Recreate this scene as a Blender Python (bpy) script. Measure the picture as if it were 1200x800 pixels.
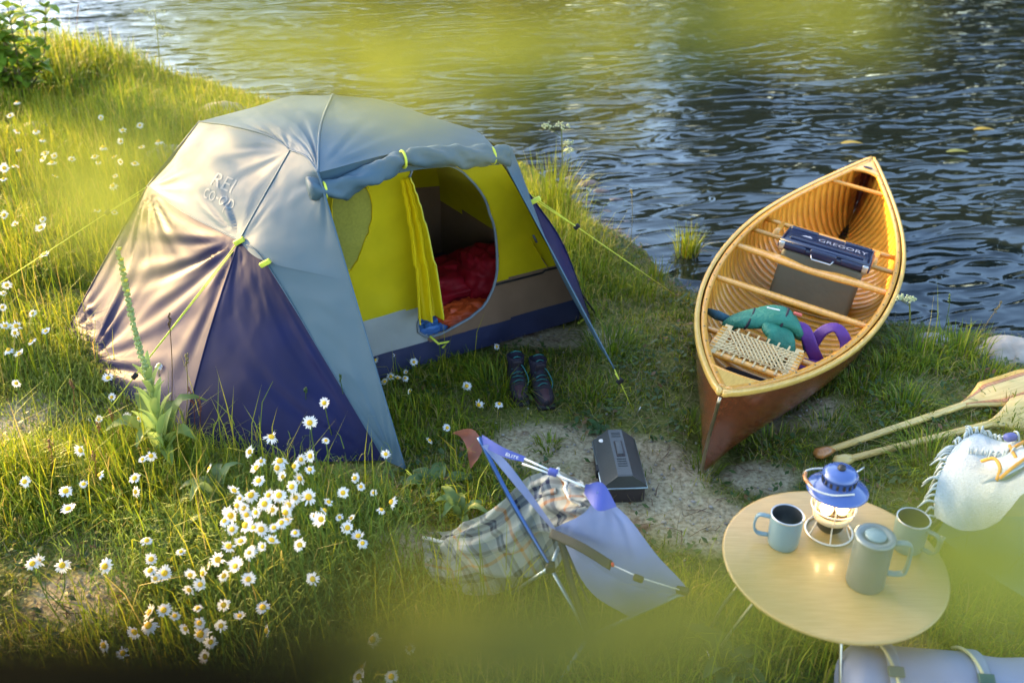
import bpy, bmesh, math, random
import numpy as np
from mathutils import Vector, Matrix, noise as mnoise
random.seed(7); rng = np.random.default_rng(7)
S = bpy.context.scene
for o in list(bpy.data.objects): bpy.data.objects.remove(o)
COL = S.collection
R = math.radians

# ------------------------------------------------------------------ camera
CAM_H, PITCH, FPX = 2.45, R(30), 1150.0
cam = bpy.data.cameras.new('camera'); cam_o = bpy.data.objects.new('camera', cam); COL.objects.link(cam_o)
cam.sensor_width = 36.0; cam.lens = FPX / 1200 * 36.0
cam_o.location = (0, 0, CAM_H); cam_o.rotation_euler = (R(90) - PITCH, 0, 0)
cam.clip_start = 0.005; cam.clip_end = 500
cam.dof.use_dof = True; cam.dof.focus_distance = 4.1; cam.dof.aperture_fstop = 2.2
S.camera = cam_o
# ------------------------------------------------------------------ sky, sun, exposure
SUN_EL = R(19); SUN_AZ = math.atan2(-0.845, 0.535)          # azimuth measured from +Y towards +X
sdir = Vector((math.sin(SUN_AZ) * math.cos(SUN_EL), math.cos(SUN_AZ) * math.cos(SUN_EL), math.sin(SUN_EL)))
W = bpy.data.worlds.new('World'); S.world = W; W.use_nodes = True
wn = W.node_tree.nodes; wl = W.node_tree.links
sky = wn.new('ShaderNodeTexSky'); sky.sky_type = 'NISHITA'; sky.sun_disc = False
sky.sun_elevation = SUN_EL; sky.sun_rotation = SUN_AZ % (2 * math.pi); sky.air_density = 1.0; sky.dust_density = 2.0; sky.ozone_density = 1.0
wl.new(sky.outputs[0], wn['Background'].inputs[0]); wn['Background'].inputs[1].default_value = 0.15
sun = bpy.data.lights.new('sun', 'SUN'); sun.energy = 3.9; sun.angle = R(0.6); sun.color = (1.0, 0.65, 0.26)
sun_o = bpy.data.objects.new('sun', sun); COL.objects.link(sun_o)
sun_o.rotation_euler = sdir.to_track_quat('Z', 'Y').to_euler(); sun_o.location = (-8, 4, 6)
S.view_settings.view_transform = 'Standard'; S.view_settings.look = 'None'; S.view_settings.exposure = 2.5; S.view_settings.gamma = 1.0
S.cycles.use_denoising = True
S.cycles.max_bounces = 10; S.cycles.transparent_max_bounces = 24; S.cycles.caustics_reflective = False; S.cycles.caustics_refractive = False
S.cycles.sample_clamp_indirect = 6.0

# ------------------------------------------------------------------ helpers
def ray(px, py):
    du, dv = (px - 600) / FPX, (py - 400) / FPX
    c, s = math.cos(PITCH), math.sin(PITCH)
    return np.array([du, c - dv * s, -s - dv * c])
def at(px, py, z):
    d = ray(px, py); return np.array([0, 0, CAM_H]) + d * ((z - CAM_H) / d[2])
def proj(P):
    P = np.asarray(P, float); x, y, z = P[..., 0], P[..., 1], P[..., 2] - CAM_H
    c, s = math.cos(PITCH), math.sin(PITCH)
    d = np.maximum(y * c - z * s, 1e-3); up = y * s + z * c
    return 600 + FPX * x / d, 400 - FPX * up / d
SHORE = np.array([(30, 2.5), (6, 4.3), (2.9, 4.62), (2.16, 4.78), (1.3, 5.05), (.95, 5.5), (.55, 6.5), (.2, 7.3), (-1.2, 8.3), (-3.2, 9.8), (-5.4, 11.4), (-12, 15.5), (-45, 34)])
WATER_Z = -0.22
def sdist(x, y):
    x = np.asarray(x, float); y = np.asarray(y, float)
    best = np.full(x.shape, 1e9); sg = np.ones(x.shape)
    for a, b in zip(SHORE[:-1], SHORE[1:]):
        dx, dy = b - a
        t = np.clip(((x - a[0]) * dx + (y - a[1]) * dy) / (dx * dx + dy * dy), 0, 1)
        d = np.hypot(x - a[0] - t * dx, y - a[1] - t * dy)
        cr = dx * (y - a[1]) - dy * (x - a[0])
        m = d < best
        best = np.where(m, d, best); sg = np.where(m, np.where(cr > 0, 1.0, -1.0), sg)
    return best * sg                                              # positive on the camp side
def vnoise(x, y, seed=0):
    x = np.asarray(x, float) + seed * 17.13; y = np.asarray(y, float) - seed * 9.71
    xi, yi = np.floor(x), np.floor(y); fx, fy = x - xi, y - yi
    fx = fx * fx * (3 - 2 * fx); fy = fy * fy * (3 - 2 * fy)
    def h(i, j):
        v = np.sin(i * 127.1 + j * 311.7 + seed * 3.3) * 43758.5453
        return v - np.floor(v)
    return (h(xi, yi) * (1 - fx) + h(xi + 1, yi) * fx) * (1 - fy) + (h(xi, yi + 1) * (1 - fx) + h(xi + 1, yi + 1) * fx) * fy
def fbm(x, y, seed=0, o=3):
    v = 0; a = .5
    for k in range(o): v = v + a * vnoise(x * 2 ** k, y * 2 ** k, seed + k); a *= .5
    return v
FAR = -17.0
def ht(x, y):
    sd = sdist(x, y) + .25 * (fbm(np.asarray(x) * 2, np.asarray(y) * 2, 5) - .45)
    land = -0.25 * np.exp(-np.maximum(sd, 0) / .35) + .05 * (fbm(np.asarray(x) * 1.5, np.asarray(y) * 1.5, 2) - .45) * np.clip(sd, 0, 1)
    land = land + .16 * np.clip((-np.asarray(x) - 3.0) / 2, 0, 1) * np.clip(sd / 1.0, 0, 1)
    wat = -0.25 - .75 * (1 - np.exp(np.minimum(sd, 0) / 2.2))
    # the dip the canoe was dragged through
    dx, dy = np.asarray(x) - 1.535, np.asarray(y) - 4.698
    cu, cv = dx * .8947 + dy * -.4467, dx * .4467 + dy * .8947          # across and along the hull
    keel = -.165 - .077 * np.clip(cv, -1.75, 2.2) + .10 * np.clip((np.abs(cv) - 1.6) / .3, 0, 1) ** 2
    land = np.minimum(land, keel + np.maximum(np.abs(cu) - .24 * np.clip(1 - (cv / 1.85) ** 2, 0, 1), 0) * .55 + np.maximum(np.abs(cv) - 1.72, 0) * .8)
    far = np.clip((FAR - sd) * .15, 0, 1.6)
    return np.where(sd > 0, land, wat + far)
def gp(px, py, h=0.0):
    """the point h above the ground that the pixel looks at"""
    P = at(px, py, h)
    for _ in range(12): P = at(px, py, float(ht(P[0], P[1])) + h)
    return P

def mesh_np(name, V, F3=None, F4=None, smooth=True):
    me = bpy.data.meshes.new(name); V = np.asarray(V, np.float32)
    n3 = 0 if F3 is None else len(F3); n4 = 0 if F4 is None else len(F4)
    me.vertices.add(len(V)); me.vertices.foreach_set('co', V.ravel())
    li = []; st = []
    if n4: li.append(np.asarray(F4, np.int32).ravel()); st.append(np.arange(n4) * 4)
    if n3: li.append(np.asarray(F3, np.int32).ravel()); st.append(n4 * 4 + np.arange(n3) * 3)
    li = np.concatenate(li); st = np.concatenate(st).astype(np.int32)
    me.loops.add(len(li)); me.loops.foreach_set('vertex_index', li)
    me.polygons.add(len(st)); me.polygons.foreach_set('loop_start', st)
    me.update(calc_edges=True)
    if smooth: me.polygons.foreach_set('use_smooth', np.ones(len(st), bool))
    return me
class G:
    """collects shapes; verts + faces of any size"""
    def __init__(s): s.v = []; s.f = []; s.uv = None
    def add(s, V, F):
        b = len(s.v); s.v += [tuple(map(float, p)) for p in V]; s.f += [tuple(i + b for i in f) for f in F]; return s
    def tube(s, P, r, n=8, closed=False, flat=1.0):
        P = [Vector(p) for p in P]; m = len(P); rr = r if hasattr(r, '__len__') else [r] * m
        V = []; up = None
        for i, p in enumerate(P):
            a = P[(i - 1) % m] if closed or i else p; b = P[(i + 1) % m] if closed or i < m - 1 else p
            t = (b - a); t = t.normalized() if t.length > 1e-9 else Vector((0, 0, 1))
            if up is None: up = Vector((0, 0, 1)) if abs(t.z) < .9 else Vector((1, 0, 0))
            x = t.cross(up); x = x.normalized() if x.length > 1e-6 else t.orthogonal().normalized()
            y = x.cross(t).normalized(); up = y
            for k in range(n):
                an = 2 * math.pi * k / n; V.append(p + x * (math.cos(an) * rr[i]) + y * (math.sin(an) * rr[i] * flat))
        F = []
        for i in range(m if closed else m - 1):
            j = (i + 1) % m
            for k in range(n): F.append((i * n + k, i * n + (k + 1) % n, j * n + (k + 1) % n, j * n + k))
        if not closed: F.append(tuple(range(n - 1, -1, -1))); F.append(tuple((m - 1) * n + k for k in range(n)))
        return s.add(V, F)
    def lathe(s, prof, n=40, c=(0, 0, 0)):
        V = [(c[0] + r * math.cos(2 * math.pi * k / n), c[1] + r * math.sin(2 * math.pi * k / n), c[2] + z) for r, z in prof for k in range(n)]
        F = [(i * n + k, i * n + (k + 1) % n, (i + 1) * n + (k + 1) % n, (i + 1) * n + k) for i in range(len(prof) - 1) for k in range(n)]
        return s.add(V, F)
    def box(s, c, d, bev=.003, rot=None, seg=2, taper=1.0):
        bm = bmesh.new(); bmesh.ops.create_cube(bm, size=1)
        for v in bm.verts:
            k = taper if v.co.z > 0 else 1.0
            v.co = Vector((v.co.x * d[0] * k, v.co.y * d[1] * k, v.co.z * d[2]))
        if bev: bmesh.ops.bevel(bm, geom=list(bm.edges), offset=bev, segments=seg, profile=.6, affect='EDGES')
        m = Matrix.Translation(c) @ (rot.to_4x4() if rot is not None else Matrix.Identity(4))
        bm.transform(m); bm.verts.index_update()
        s.add([v.co for v in bm.verts], [[v.index for v in f.verts] for f in bm.faces]); bm.free(); return s
    def sweep(s, P, side, up, w, h):
        """rectangular bar along P"""
        V = []; m = len(P)
        P = np.asarray(P, float); side = np.asarray(side, float); up = np.asarray(up, float)
        w = np.broadcast_to(np.asarray(w, float), (m,)); h = np.broadcast_to(np.asarray(h, float), (m,))
        cs = [(-.5, -.35), (-.35, -.5), (.35, -.5), (.5, -.35), (.5, .35), (.35, .5), (-.35, .5), (-.5, .35)]
        for i in range(m):
            for a, b in cs: V.append(P[i] + side[i] * w[i] * a + up[i] * h[i] * b)
        F = [(i * 8 + k, i * 8 + (k + 1) % 8, (i + 1) * 8 + (k + 1) % 8, (i + 1) * 8 + k) for i in range(m - 1) for k in range(8)]
        F += [tuple(range(7, -1, -1)), tuple((m - 1) * 8 + k for k in range(8))]
        return s.add(V, F)
    def grid(s, A, thick=0.0):
        """A: (m,n,3) sheet; thick gives it a back"""
        A = np.asarray(A); m, n = A.shape[:2]
        F = [(i * n + j, i * n + j + 1, (i + 1) * n + j + 1, (i + 1) * n + j) for i in range(m - 1) for j in range(n - 1)]
        return s.add(A.reshape(-1, 3), F)
    def obj(s, name, mat, parent=None, smooth=True, origin=None, uv=None):
        o0 = np.array(origin if origin is not None else (0, 0, 0), float)
        me = bpy.data.meshes.new(name); me.from_pydata([tuple(np.array(v) - o0) for v in s.v], [], s.f); me.update()
        if smooth: me.polygons.foreach_set('use_smooth', np.ones(len(me.polygons), bool))
        if uv is not None:
            L = me.uv_layers.new(name='UVMap'); idx = np.zeros(len(me.loops), np.int32); me.loops.foreach_get('vertex_index', idx)
            L.data.foreach_set('uv', np.asarray(uv, np.float32)[idx].ravel())
        if mat: me.materials.append(mat)
        o = bpy.data.objects.new(name, me); COL.objects.link(o)
        if parent is not None: o.parent = parent
        elif origin is not None: o.location = origin
        return o
def tag(o, label=None, cat=None, group=None, kind=None):
    if label: o['label'] = label
    if cat: o['category'] = cat
    if group: o['group'] = group
    if kind: o['kind'] = kind
    return o
def thing(name, label, cat, loc=(0, 0, 0), rz=0.0, group=None):
    o = bpy.data.objects.new(name, None); COL.objects.link(o); o.location = tuple(map(float, loc)); o.rotation_euler = (0, 0, rz)
    o.empty_display_size = .1
    return tag(o, label, cat, group)
def link(name, me, parent=None, loc=None):
    o = bpy.data.objects.new(name, me); COL.objects.link(o)
    if parent is not None: o.parent = parent
    if loc is not None: o.location = tuple(map(float, loc))
    return o
def crom(pts, n):
    pts = np.asarray(pts, float)
    if len(pts) == 2:
        t = np.linspace(0, 1, n)[:, None]; return pts[0] * (1 - t) + pts[1] * t
    d = np.r_[0, np.cumsum(np.linalg.norm(np.diff(pts, axis=0), axis=1))]; d /= d[-1]
    P = np.vstack([2 * pts[0] - pts[1], pts, 2 * pts[-1] - pts[-2]])
    out = []
    for t in np.linspace(0, 1, n):
        i = min(np.searchsorted(d, t, side='right') - 1, len(pts) - 2); u = (t - d[i]) / max(d[i + 1] - d[i], 1e-9)
        p0, p1, p2, p3 = P[i], P[i + 1], P[i + 2], P[i + 3]
        out.append(.5 * (2 * p1 + (p2 - p0) * u + (2 * p0 - 5 * p1 + 4 * p2 - p3) * u * u + (3 * p1 - p0 - 3 * p2 + p3) * u ** 3))
    return np.array(out)
def coons(bot, top, left, right, n=40, m=40):
    B, T, L, Rr = crom(bot, n), crom(top, n), crom(left, m), crom(right, m)
    u = np.linspace(0, 1, n)[None, :, None]; v = np.linspace(0, 1, m)[:, None, None]
    A = (1 - v) * B[None] + v * T[None] + (1 - u) * L[:, None] + u * Rr[:, None]
    A = A - ((1 - u) * (1 - v) * B[0] + u * (1 - v) * B[-1] + (1 - u) * v * T[0] + u * v * T[-1])
    return A
def normals(A):
    du = np.gradient(A, axis=1); dv = np.gradient(A, axis=0); n = np.cross(du, dv)
    return n / np.maximum(np.linalg.norm(n, axis=2, keepdims=True), 1e-9)

# ------------------------------------------------------------------ materials
def M(name, col, rough=.5, metal=0., spec=.5, tint=None, var=.12, scale=12., bump=0., bscale=60., trans=0., tcol=None, stretch=(1, 1, 1), coat=0., sheen=0., col2=None, em=None, ems=0., alpha=1.):
    m = bpy.data.materials.new(name); m.use_nodes = True; nt = m.node_tree; N = nt.nodes; Lk = nt.links
    p = N['Principled BSDF']; out = N['Material Output']
    tc = N.new('ShaderNodeTexCoord'); mp = N.new('ShaderNodeMapping'); mp.inputs['Scale'].default_value = stretch; Lk.new(tc.outputs['Object'], mp.inputs[0])
    c = col; lo = [x * (1 - var) for x in c]; hi = [min(1, x * (1 + var)) for x in c]
    if col2 is not None: lo, hi = list(col), list(col2)
    nz = N.new('ShaderNodeTexNoise'); nz.inputs['Scale'].default_value = scale; nz.inputs['Detail'].default_value = 5; Lk.new(mp.outputs[0], nz.inputs['Vector'])
    rp = N.new('ShaderNodeValToRGB'); rp.color_ramp.elements[0].position = .32; rp.color_ramp.elements[1].position = .68
    rp.color_ramp.elements[0].color = (*lo, 1); rp.color_ramp.elements[1].color = (*hi, 1); Lk.new(nz.outputs['Fac'], rp.inputs[0])
    Lk.new(rp.outputs[0], p.inputs['Base Color'])
    p.inputs['Roughness'].default_value = rough; p.inputs['Metallic'].default_value = metal; p.inputs['Specular IOR Level'].default_value = spec
    p.inputs['Coat Weight'].default_value = coat
    if tint: p.inputs['Specular Tint'].default_value = (*tint, 1)
    p.inputs['Coat Roughness'].default_value = .12; p.inputs['Sheen Weight'].default_value = sheen
    if bump:
        n2 = N.new('ShaderNodeTexNoise'); n2.inputs['Scale'].default_value = bscale; n2.inputs['Detail'].default_value = 4; Lk.new(mp.outputs[0], n2.inputs['Vector'])
        b = N.new('ShaderNodeBump'); b.inputs['Strength'].default_value = bump; b.inputs['Distance'].default_value = .01; Lk.new(n2.outputs['Fac'], b.inputs['Height']); Lk.new(b.outputs[0], p.inputs['Normal'])
    if em: p.inputs['Emission Color'].default_value = (*em, 1); p.inputs['Emission Strength'].default_value = ems
    if trans:
        t = N.new('ShaderNodeBsdfTranslucent'); mx = N.new('ShaderNodeMixShader'); mx.inputs[0].default_value = trans
        if tcol: t.inputs[0].default_value = (*tcol, 1)
        else: Lk.new(rp.outputs[0], t.inputs[0])
        Lk.new(p.outputs[0], mx.inputs[1]); Lk.new(t.outputs[0], mx.inputs[2]); Lk.new(mx.outputs[0], out.inputs[0])
    return m
def M_attr(name, rough=.55, trans=.4, spec=.3):
    m = bpy.data.materials.new(name); m.use_nodes = True; N = m.node_tree.nodes; L = m.node_tree.links; p = N['Principled BSDF']
    a = N.new('ShaderNodeAttribute'); a.attribute_name = 'Col'; L.new(a.outputs['Color'], p.inputs['Base Color'])
    p.inputs['Roughness'].default_value = rough; p.inputs['Specular IOR Level'].default_value = spec
    t = N.new('ShaderNodeBsdfTranslucent'); L.new(a.outputs['Color'], t.inputs[0])
    mx = N.new('ShaderNodeMixShader'); mx.inputs[0].default_value = trans
    L.new(p.outputs[0], mx.inputs[1]); L.new(t.outputs[0], mx.inputs[2]); L.new(mx.outputs[0], N['Material Output'].inputs[0])
    return m
def M_wood(name, c1, c2, rough=.3, coat=.5, stretch=(14, 1, 14), bump=.1):
    return M(name, c1, rough=rough, col2=c2, scale=6, stretch=stretch, coat=coat, bump=bump, bscale=20)
GRASS = M_attr('grass_blade'); LEAF = M_attr('leaf', rough=.45, trans=.45, spec=.4)

# ------------------------------------------------------------------ ground, riverbed, water
def axis(lo, hi, fine_lo, fine_hi, step, coarse):
    a = list(np.arange(fine_lo, fine_hi, step)); x = fine_lo; s = step; L = []
    while x > lo: s = min(s * 1.35, coarse); x -= s; L.append(x)
    x = fine_hi; s = step; H = []
    while x < hi: H.append(x); s = min(s * 1.35, coarse); x += s
    return np.array(L[::-1] + a + H)
gx = axis(-70, 70, -7, 5, .05, 4); gy = axis(-50, 90, 1, 13, .05, 4)
X, Y = np.meshgrid(gx, gy); Z = ht(X, Y) + .012 * (fbm(X * 9, Y * 9, 11) - .45)
nx, ny = len(gx), len(gy); idx = np.arange(nx * ny).reshape(ny, nx)
F4 = np.stack([idx[:-1, :-1], idx[:-1, 1:], idx[1:, 1:], idx[1:, :-1]], -1).reshape(-1, 4)
me = mesh_np('ground', np.stack([X, Y, Z], -1).reshape(-1, 3), F4=F4)
# how bare / how lush each place is
BARE = [(gp(745, 565), .30, .36), (gp(650, 520), .28, .16), (gp(820, 610), .22, .2), (gp(95, 700), .20, .12), (gp(20, 490), .16, .2), (gp(470, 640), .14, .12), (gp(640, 395), .4, .12), (gp(890, 560), .16, .12), (gp(940, 485), .18, .14)]
def bare(x, y):
    v = np.zeros(np.shape(x))
    for (c, a, b) in BARE: v = np.maximum(v, np.exp(-(((x - c[0]) / a) ** 2 + ((y - c[1]) / b) ** 2)))
    return v
bv = bare(X, Y) + .5 * (fbm(X * 4, Y * 4, 21) - .45)
att = me.attributes.new('bare', 'FLOAT', 'POINT'); att.data.foreach_set('value', np.clip(bv, 0, 1).ravel().astype(np.float32))
att = me.attributes.new('shore', 'FLOAT', 'POINT'); att.data.foreach_set('value', np.clip(sdist(X, Y), -9, 9).ravel().astype(np.float32))
gm = bpy.data.materials.new('soil'); gm.use_nodes = True; N = gm.node_tree.nodes; L = gm.node_tree.links; P = N['Principled BSDF']
def nd(t, **k):
    n = N.new(t)
    for a, b in k.items(): n.inputs[a.replace('_', ' ')].default_value = b
    return n
def ramp(pos, cols, src):
    r = N.new('ShaderNodeValToRGB'); e = r.color_ramp.elements
    e[0].position, e[-1].position = pos[0], pos[-1]; e[0].color, e[-1].color = (*cols[0], 1), (*cols[-1], 1)
    for p_, c_ in zip(pos[1:-1], cols[1:-1]): e.new(p_).color = (*c_, 1)
    L.new(src, r.inputs[0]); return r
tc = N.new('ShaderNodeTexCoord')
n1 = nd('ShaderNodeTexNoise', Scale=5., Detail=8.); L.new(tc.outputs['Object'], n1.inputs['Vector'])
n2 = nd('ShaderNodeTexNoise', Scale=60., Detail=6.); L.new(tc.outputs['Object'], n2.inputs['Vector'])
turf = ramp([.3, .5, .7], [(.06, .065, .014), (.115, .13, .024), (.19, .175, .06)], n2.outputs['Fac'])
sand = ramp([.3, .5, .72], [(.19, .155, .085), (.34, .29, .175), (.46, .41, .26)], n2.outputs['Fac'])
red = ramp([.35, .65], [(.10, .045, .03), (.2, .11, .07)], n2.outputs['Fac'])
mxr = N.new('ShaderNodeMixRGB'); rr = ramp([.60, .70], [(0, 0, 0), (1, 1, 1)], n1.outputs['Fac']); L.new(rr.outputs[0], mxr.inputs[0]); L.new(sand.outputs[0], mxr.inputs[1]); L.new(red.outputs[0], mxr.inputs[2])
ab = N.new('ShaderNodeAttribute'); ab.attribute_name = 'bare'; rb = ramp([.25, .55], [(0, 0, 0), (1, 1, 1)], ab.outputs['Fac'])
mx = N.new('ShaderNodeMixRGB'); L.new(rb.outputs[0], mx.inputs[0]); L.new(turf.outputs[0], mx.inputs[1]); L.new(mxr.outputs[0], mx.inputs[2])
# river stones below the waterline
vo = nd('ShaderNodeTexVoronoi', Scale=7.); L.new(tc.outputs['Object'], vo.inputs['Vector'])
stn = ramp([.0, .5, 1.], [(.05, .035, .025), (.13, .095, .06), (.22, .19, .15)], vo.outputs['Color'])
as_ = N.new('ShaderNodeAttribute'); as_.attribute_name = 'shore'; rs = ramp([.47, .53], [(1, 1, 1), (0, 0, 0)], as_.outputs['Fac'])
ma = nd('ShaderNodeMath'); ma.operation = 'MULTIPLY_ADD'; L.new(as_.outputs['Fac'], ma.inputs[0]); ma.inputs[1].default_value = .5; ma.inputs[2].default_value = .5; L.new(ma.outputs[0], rs.inputs[0])
mx2 = N.new('ShaderNodeMixRGB'); L.new(rs.outputs[0], mx2.inputs[0]); L.new(mx.outputs[0], mx2.inputs[1]); L.new(stn.outputs[0], mx2.inputs[2])
L.new(mx2.outputs[0], P.inputs['Base Color']); P.inputs['Roughness'].default_value = .95; P.inputs['Specular IOR Level'].default_value = .2
bp = nd('ShaderNodeBump', Strength=.6, Distance=.02); L.new(n2.outputs['Fac'], bp.inputs['Height']); L.new(bp.outputs[0], P.inputs['Normal'])
me.materials.append(gm); ground = link('ground', me); tag(ground, kind='structure')

wm = bpy.data.materials.new('river_water'); wm.use_nodes = True; N = wm.node_tree.nodes; L = wm.node_tree.links; N.remove(N['Principled BSDF'])
tc = N.new('ShaderNodeTexCoord'); mp = N.new('ShaderNodeMapping'); mp.inputs['Rotation'].default_value = (0, 0, R(-14)); L.new(tc.outputs['Object'], mp.inputs[0])
mp2 = N.new('ShaderNodeMapping'); mp2.inputs['Scale'].default_value = (.8, 1.9, 1); L.new(mp.outputs[0], mp2.inputs[0])
w1 = nd('ShaderNodeTexNoise', Scale=.75, Detail=3., Distortion=2.2); w1.noise_type = 'RIDGED_MULTIFRACTAL'; L.new(mp2.outputs[0], w1.inputs['Vector'])
w2 = nd('ShaderNodeTexNoise', Scale=3.2, Detail=10., Roughness=.64, Distortion=1.2); w2.noise_type = 'RIDGED_MULTIFRACTAL'; L.new(mp2.outputs[0], w2.inputs['Vector'])
b1 = nd('ShaderNodeBump', Strength=1., Distance=.042); L.new(w1.outputs['Fac'], b1.inputs['Height'])
b2 = nd('ShaderNodeBump', Strength=1., Distance=.024); L.new(w2.outputs['Fac'], b2.inputs['Height']); L.new(b1.outputs[0], b2.inputs['Normal'])
fr = nd('ShaderNodeFresnel', IOR=1.45); L.new(b2.outputs[0], fr.inputs['Normal'])
gl = nd('ShaderNodeBsdfGlossy', Roughness=.06, Color=(.80, .90, 1., 1.)); L.new(b2.outputs[0], gl.inputs['Normal'])
tr = N.new('ShaderNodeBsdfTransparent'); tr.inputs[0].default_value = (.55, .5, .34, 1)
df = N.new('ShaderNodeBsdfDiffuse'); df.inputs[0].default_value = (.012, .019, .017, 1)
mm = N.new('ShaderNodeMixShader'); mm.inputs[0].default_value = .55; L.new(tr.outputs[0], mm.inputs[1]); L.new(df.outputs[0], mm.inputs[2])
ms = N.new('ShaderNodeMixShader'); L.new(fr.outputs[0], ms.inputs[0]); L.new(mm.outputs[0], ms.inputs[1]); L.new(gl.outputs[0], ms.inputs[2]); L.new(ms.outputs[0], N['Material Output'].inputs[0])
wx = axis(-70, 70, -9, 9, .09, 4); wy = axis(1, 90, 4, 16, .09, 4); X, Y = np.meshgrid(wx, wy)
ca, sa = math.cos(R(14)), math.sin(R(14)); U = X * ca + Y * sa; Vv = -X * sa + Y * ca
near = np.clip(-sdist(X, Y) * .6 + .35, .25, 1)
Zw = WATER_Z + near * (.035 * (fbm(U * .9, Vv * 2.6, 31, 2) - .4) + .02 * (fbm(U * 2.5, Vv * 6, 33, 2) - .4))
nx, ny = len(wx), len(wy); idx = np.arange(nx * ny).reshape(ny, nx)
F4 = np.stack([idx[:-1, :-1], idx[:-1, 1:], idx[1:, 1:], idx[1:, :-1]], -1).reshape(-1, 4)
keep = (sdist(X, Y) < 1.2)[:-1, :-1].ravel()
me = mesh_np('river_water', np.stack([X, Y, Zw], -1).reshape(-1, 3), F4=F4[keep]); me.materials.append(wm)
tag(link('river_water', me), kind='structure')

# ------------------------------------------------------------------ tent
FLY = M('fly_fabric_light_blue', (.072, .132, .178), rough=.56, spec=.34, tint=(1., .78, .55), var=.05, scale=3, bump=.25, bscale=22, trans=.12)
NAVY = M('fly_fabric_navy', (.003, .009, .058), rough=.48, spec=.28, tint=(1., .74, .36), var=.15, scale=4, bump=.25, bscale=18, trans=.03)
for m_ in (FLY, NAVY):                                     # thin sharp creases in the taut nylon
    n_ = [q for q in m_.node_tree.nodes if q.type == 'TEX_NOISE'][1]; n_.noise_type = 'RIDGED_MULTIFRACTAL'; n_.inputs['Scale'].default_value = 5.5; n_.inputs['Detail'].default_value = 5; n_.inputs['Distortion'].default_value = .8
    b_ = [q for q in m_.node_tree.nodes if q.type == 'BUMP'][0]; b_.inputs['Strength'].default_value = .35; b_.inputs['Distance'].default_value = .004
YEL = M('inner_fabric_yellow', (.84, .68, .01), rough=.45, var=.08, scale=5, bump=.2, bscale=16, trans=.5)
YMESH = M('inner_mesh_olive', (.42, .40, .06), rough=.6, var=.1, scale=90, trans=.45)
TAUPE = M('inner_fabric_taupe', (.25, .155, .095), rough=.5, var=.1, scale=6, bump=.25, bscale=18, trans=.25)
GREYF = M('inner_fabric_grey', (.36, .38, .36), rough=.5, var=.08, scale=6, bump=.25, bscale=18, trans=.2)
TUB = M('tub_floor_navy', (.025, .03, .075), rough=.42, var=.2, scale=6, bump=.3, bscale=18)
LIME = M('lime_cord', (.62, .66, .06), rough=.6, var=.1, scale=60)
BLACK = M('black_webbing', (.008, .008, .010), rough=.6, var=.2, scale=40)
STEEL = M('steel', (.62, .62, .6), rough=.28, metal=1., var=.06, scale=30)
PRINT = M('pale_print', (.78, .74, .66), rough=.5, var=.03)
A0, A1, A2 = (-2.24, 4.28, .02), (-1.75, 4.45, .74), (-1.5, 4.6, 1.01)
B0, B1, B2 = (-1.40, 3.40, .02), (-1.15, 3.79, .75), (-.915, 3.9, 1.11)
RM = [(-1.2, 4.55, 1.10), (-1.02, 4.5, 1.163)]; AM = [(-1.25, 4.25, 1.10), (-1.034, 4.05, 1.12)]
F1, F2, TP, RP = (-.76, 3.66, 1.10), (-.055, 4.04, 1.05), (-.81, 4.4, 1.2), (-.325, 4.55, 1.02)
C0, Cl, S1 = (-.43, 3.165, .03), (-.52, 3.235, .02), (-1.015, 3.655, .72)
P2, N1, D0 = (.40, 4.48, .02), (.078, 4.2, .8), (-.4, 5.4, .02)
C2 = (.44, 3.59, .24)
tent = thing('dome_tent', 'pale blue and navy dome tent with its yellow inner door open', 'tent', (-.9, 4.3, 0))
TO = (-.9, 4.3, 0)
def wr(A, amp, seed, sc=(3, 3), fans=(), sag=0.0):
    m, n = A.shape[:2]; u = np.linspace(0, 1, n)[None, :]; v = np.linspace(0, 1, m)[:, None]; u, v = u + 0 * v, v + 0 * u
    w = amp * (fbm(u * sc[0] * 2, v * sc[1] * 2, seed) - .45)
    for (fu, fv, k, a, reach) in fans:
        du, dv = u - fu, v - fv; an = np.arctan2(dv, du); r = np.hypot(du, dv)
        wv = vnoise(an * k + 3, r * 1.2, seed + 5) - .5
        w = w + a * wv * np.clip(r * 5, 0, 1) * np.exp(-(r / reach) ** 2)
    edge = np.minimum(np.minimum(u, 1 - u), np.minimum(v, 1 - v)); w = w * np.clip(edge * 14, 0, 1)
    w = w + sag * (4 * u * (1 - u)) * (4 * v * (1 - v))
    return A + normals(A) * w[..., None]
def panel(name, A, mat, label=None):
    g = G().grid(A); o = g.obj(name, mat, tent, origin=TO)
    if label: o['label'] = label
    return o
up_end = coons([A1, (-1.47, 4.09, .755), B1], [A2] + AM + [B2], [A1, (-1.62, 4.55, .88), A2], [B1, (-1.02, 3.85, .95), B2], 60, 44)
up_end = wr(up_end, .012, 1, (2, 2), [(1., 0., 7, .022, .5), (0., 0., 9, .02, .45), (1., 1., 8, .02, .5)], sag=.02)
panel('end_panel', up_end, FLY, 'upper end panel, sunlit')
lo_end = coons([A0, (-1.86, 3.82, .02), B0], [A1, (-1.47, 4.09, .755), B1], [A0, (-2.02, 4.40, .36), A1], [B0, (-1.29, 3.6, .38), B1], 70, 60)
lo_end = wr(lo_end, .012, 2, (2, 2), [(1., 1., 10, .05, .65), (0., 1., 12, .035, .5), (.28, 0., 8, .045, .6), (0., 0., 9, .03, .3)], sag=-.02)
panel('end_panel', lo_end, NAVY, 'lower navy end panel, sunlit')
roofl = coons([B2, (-.83, 3.8, 1.115), F1], [A2] + RM + [TP], [B2] + AM[::-1] + [A2], [F1, (-.80, 4.0, 1.175), TP], 50, 44)
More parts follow.
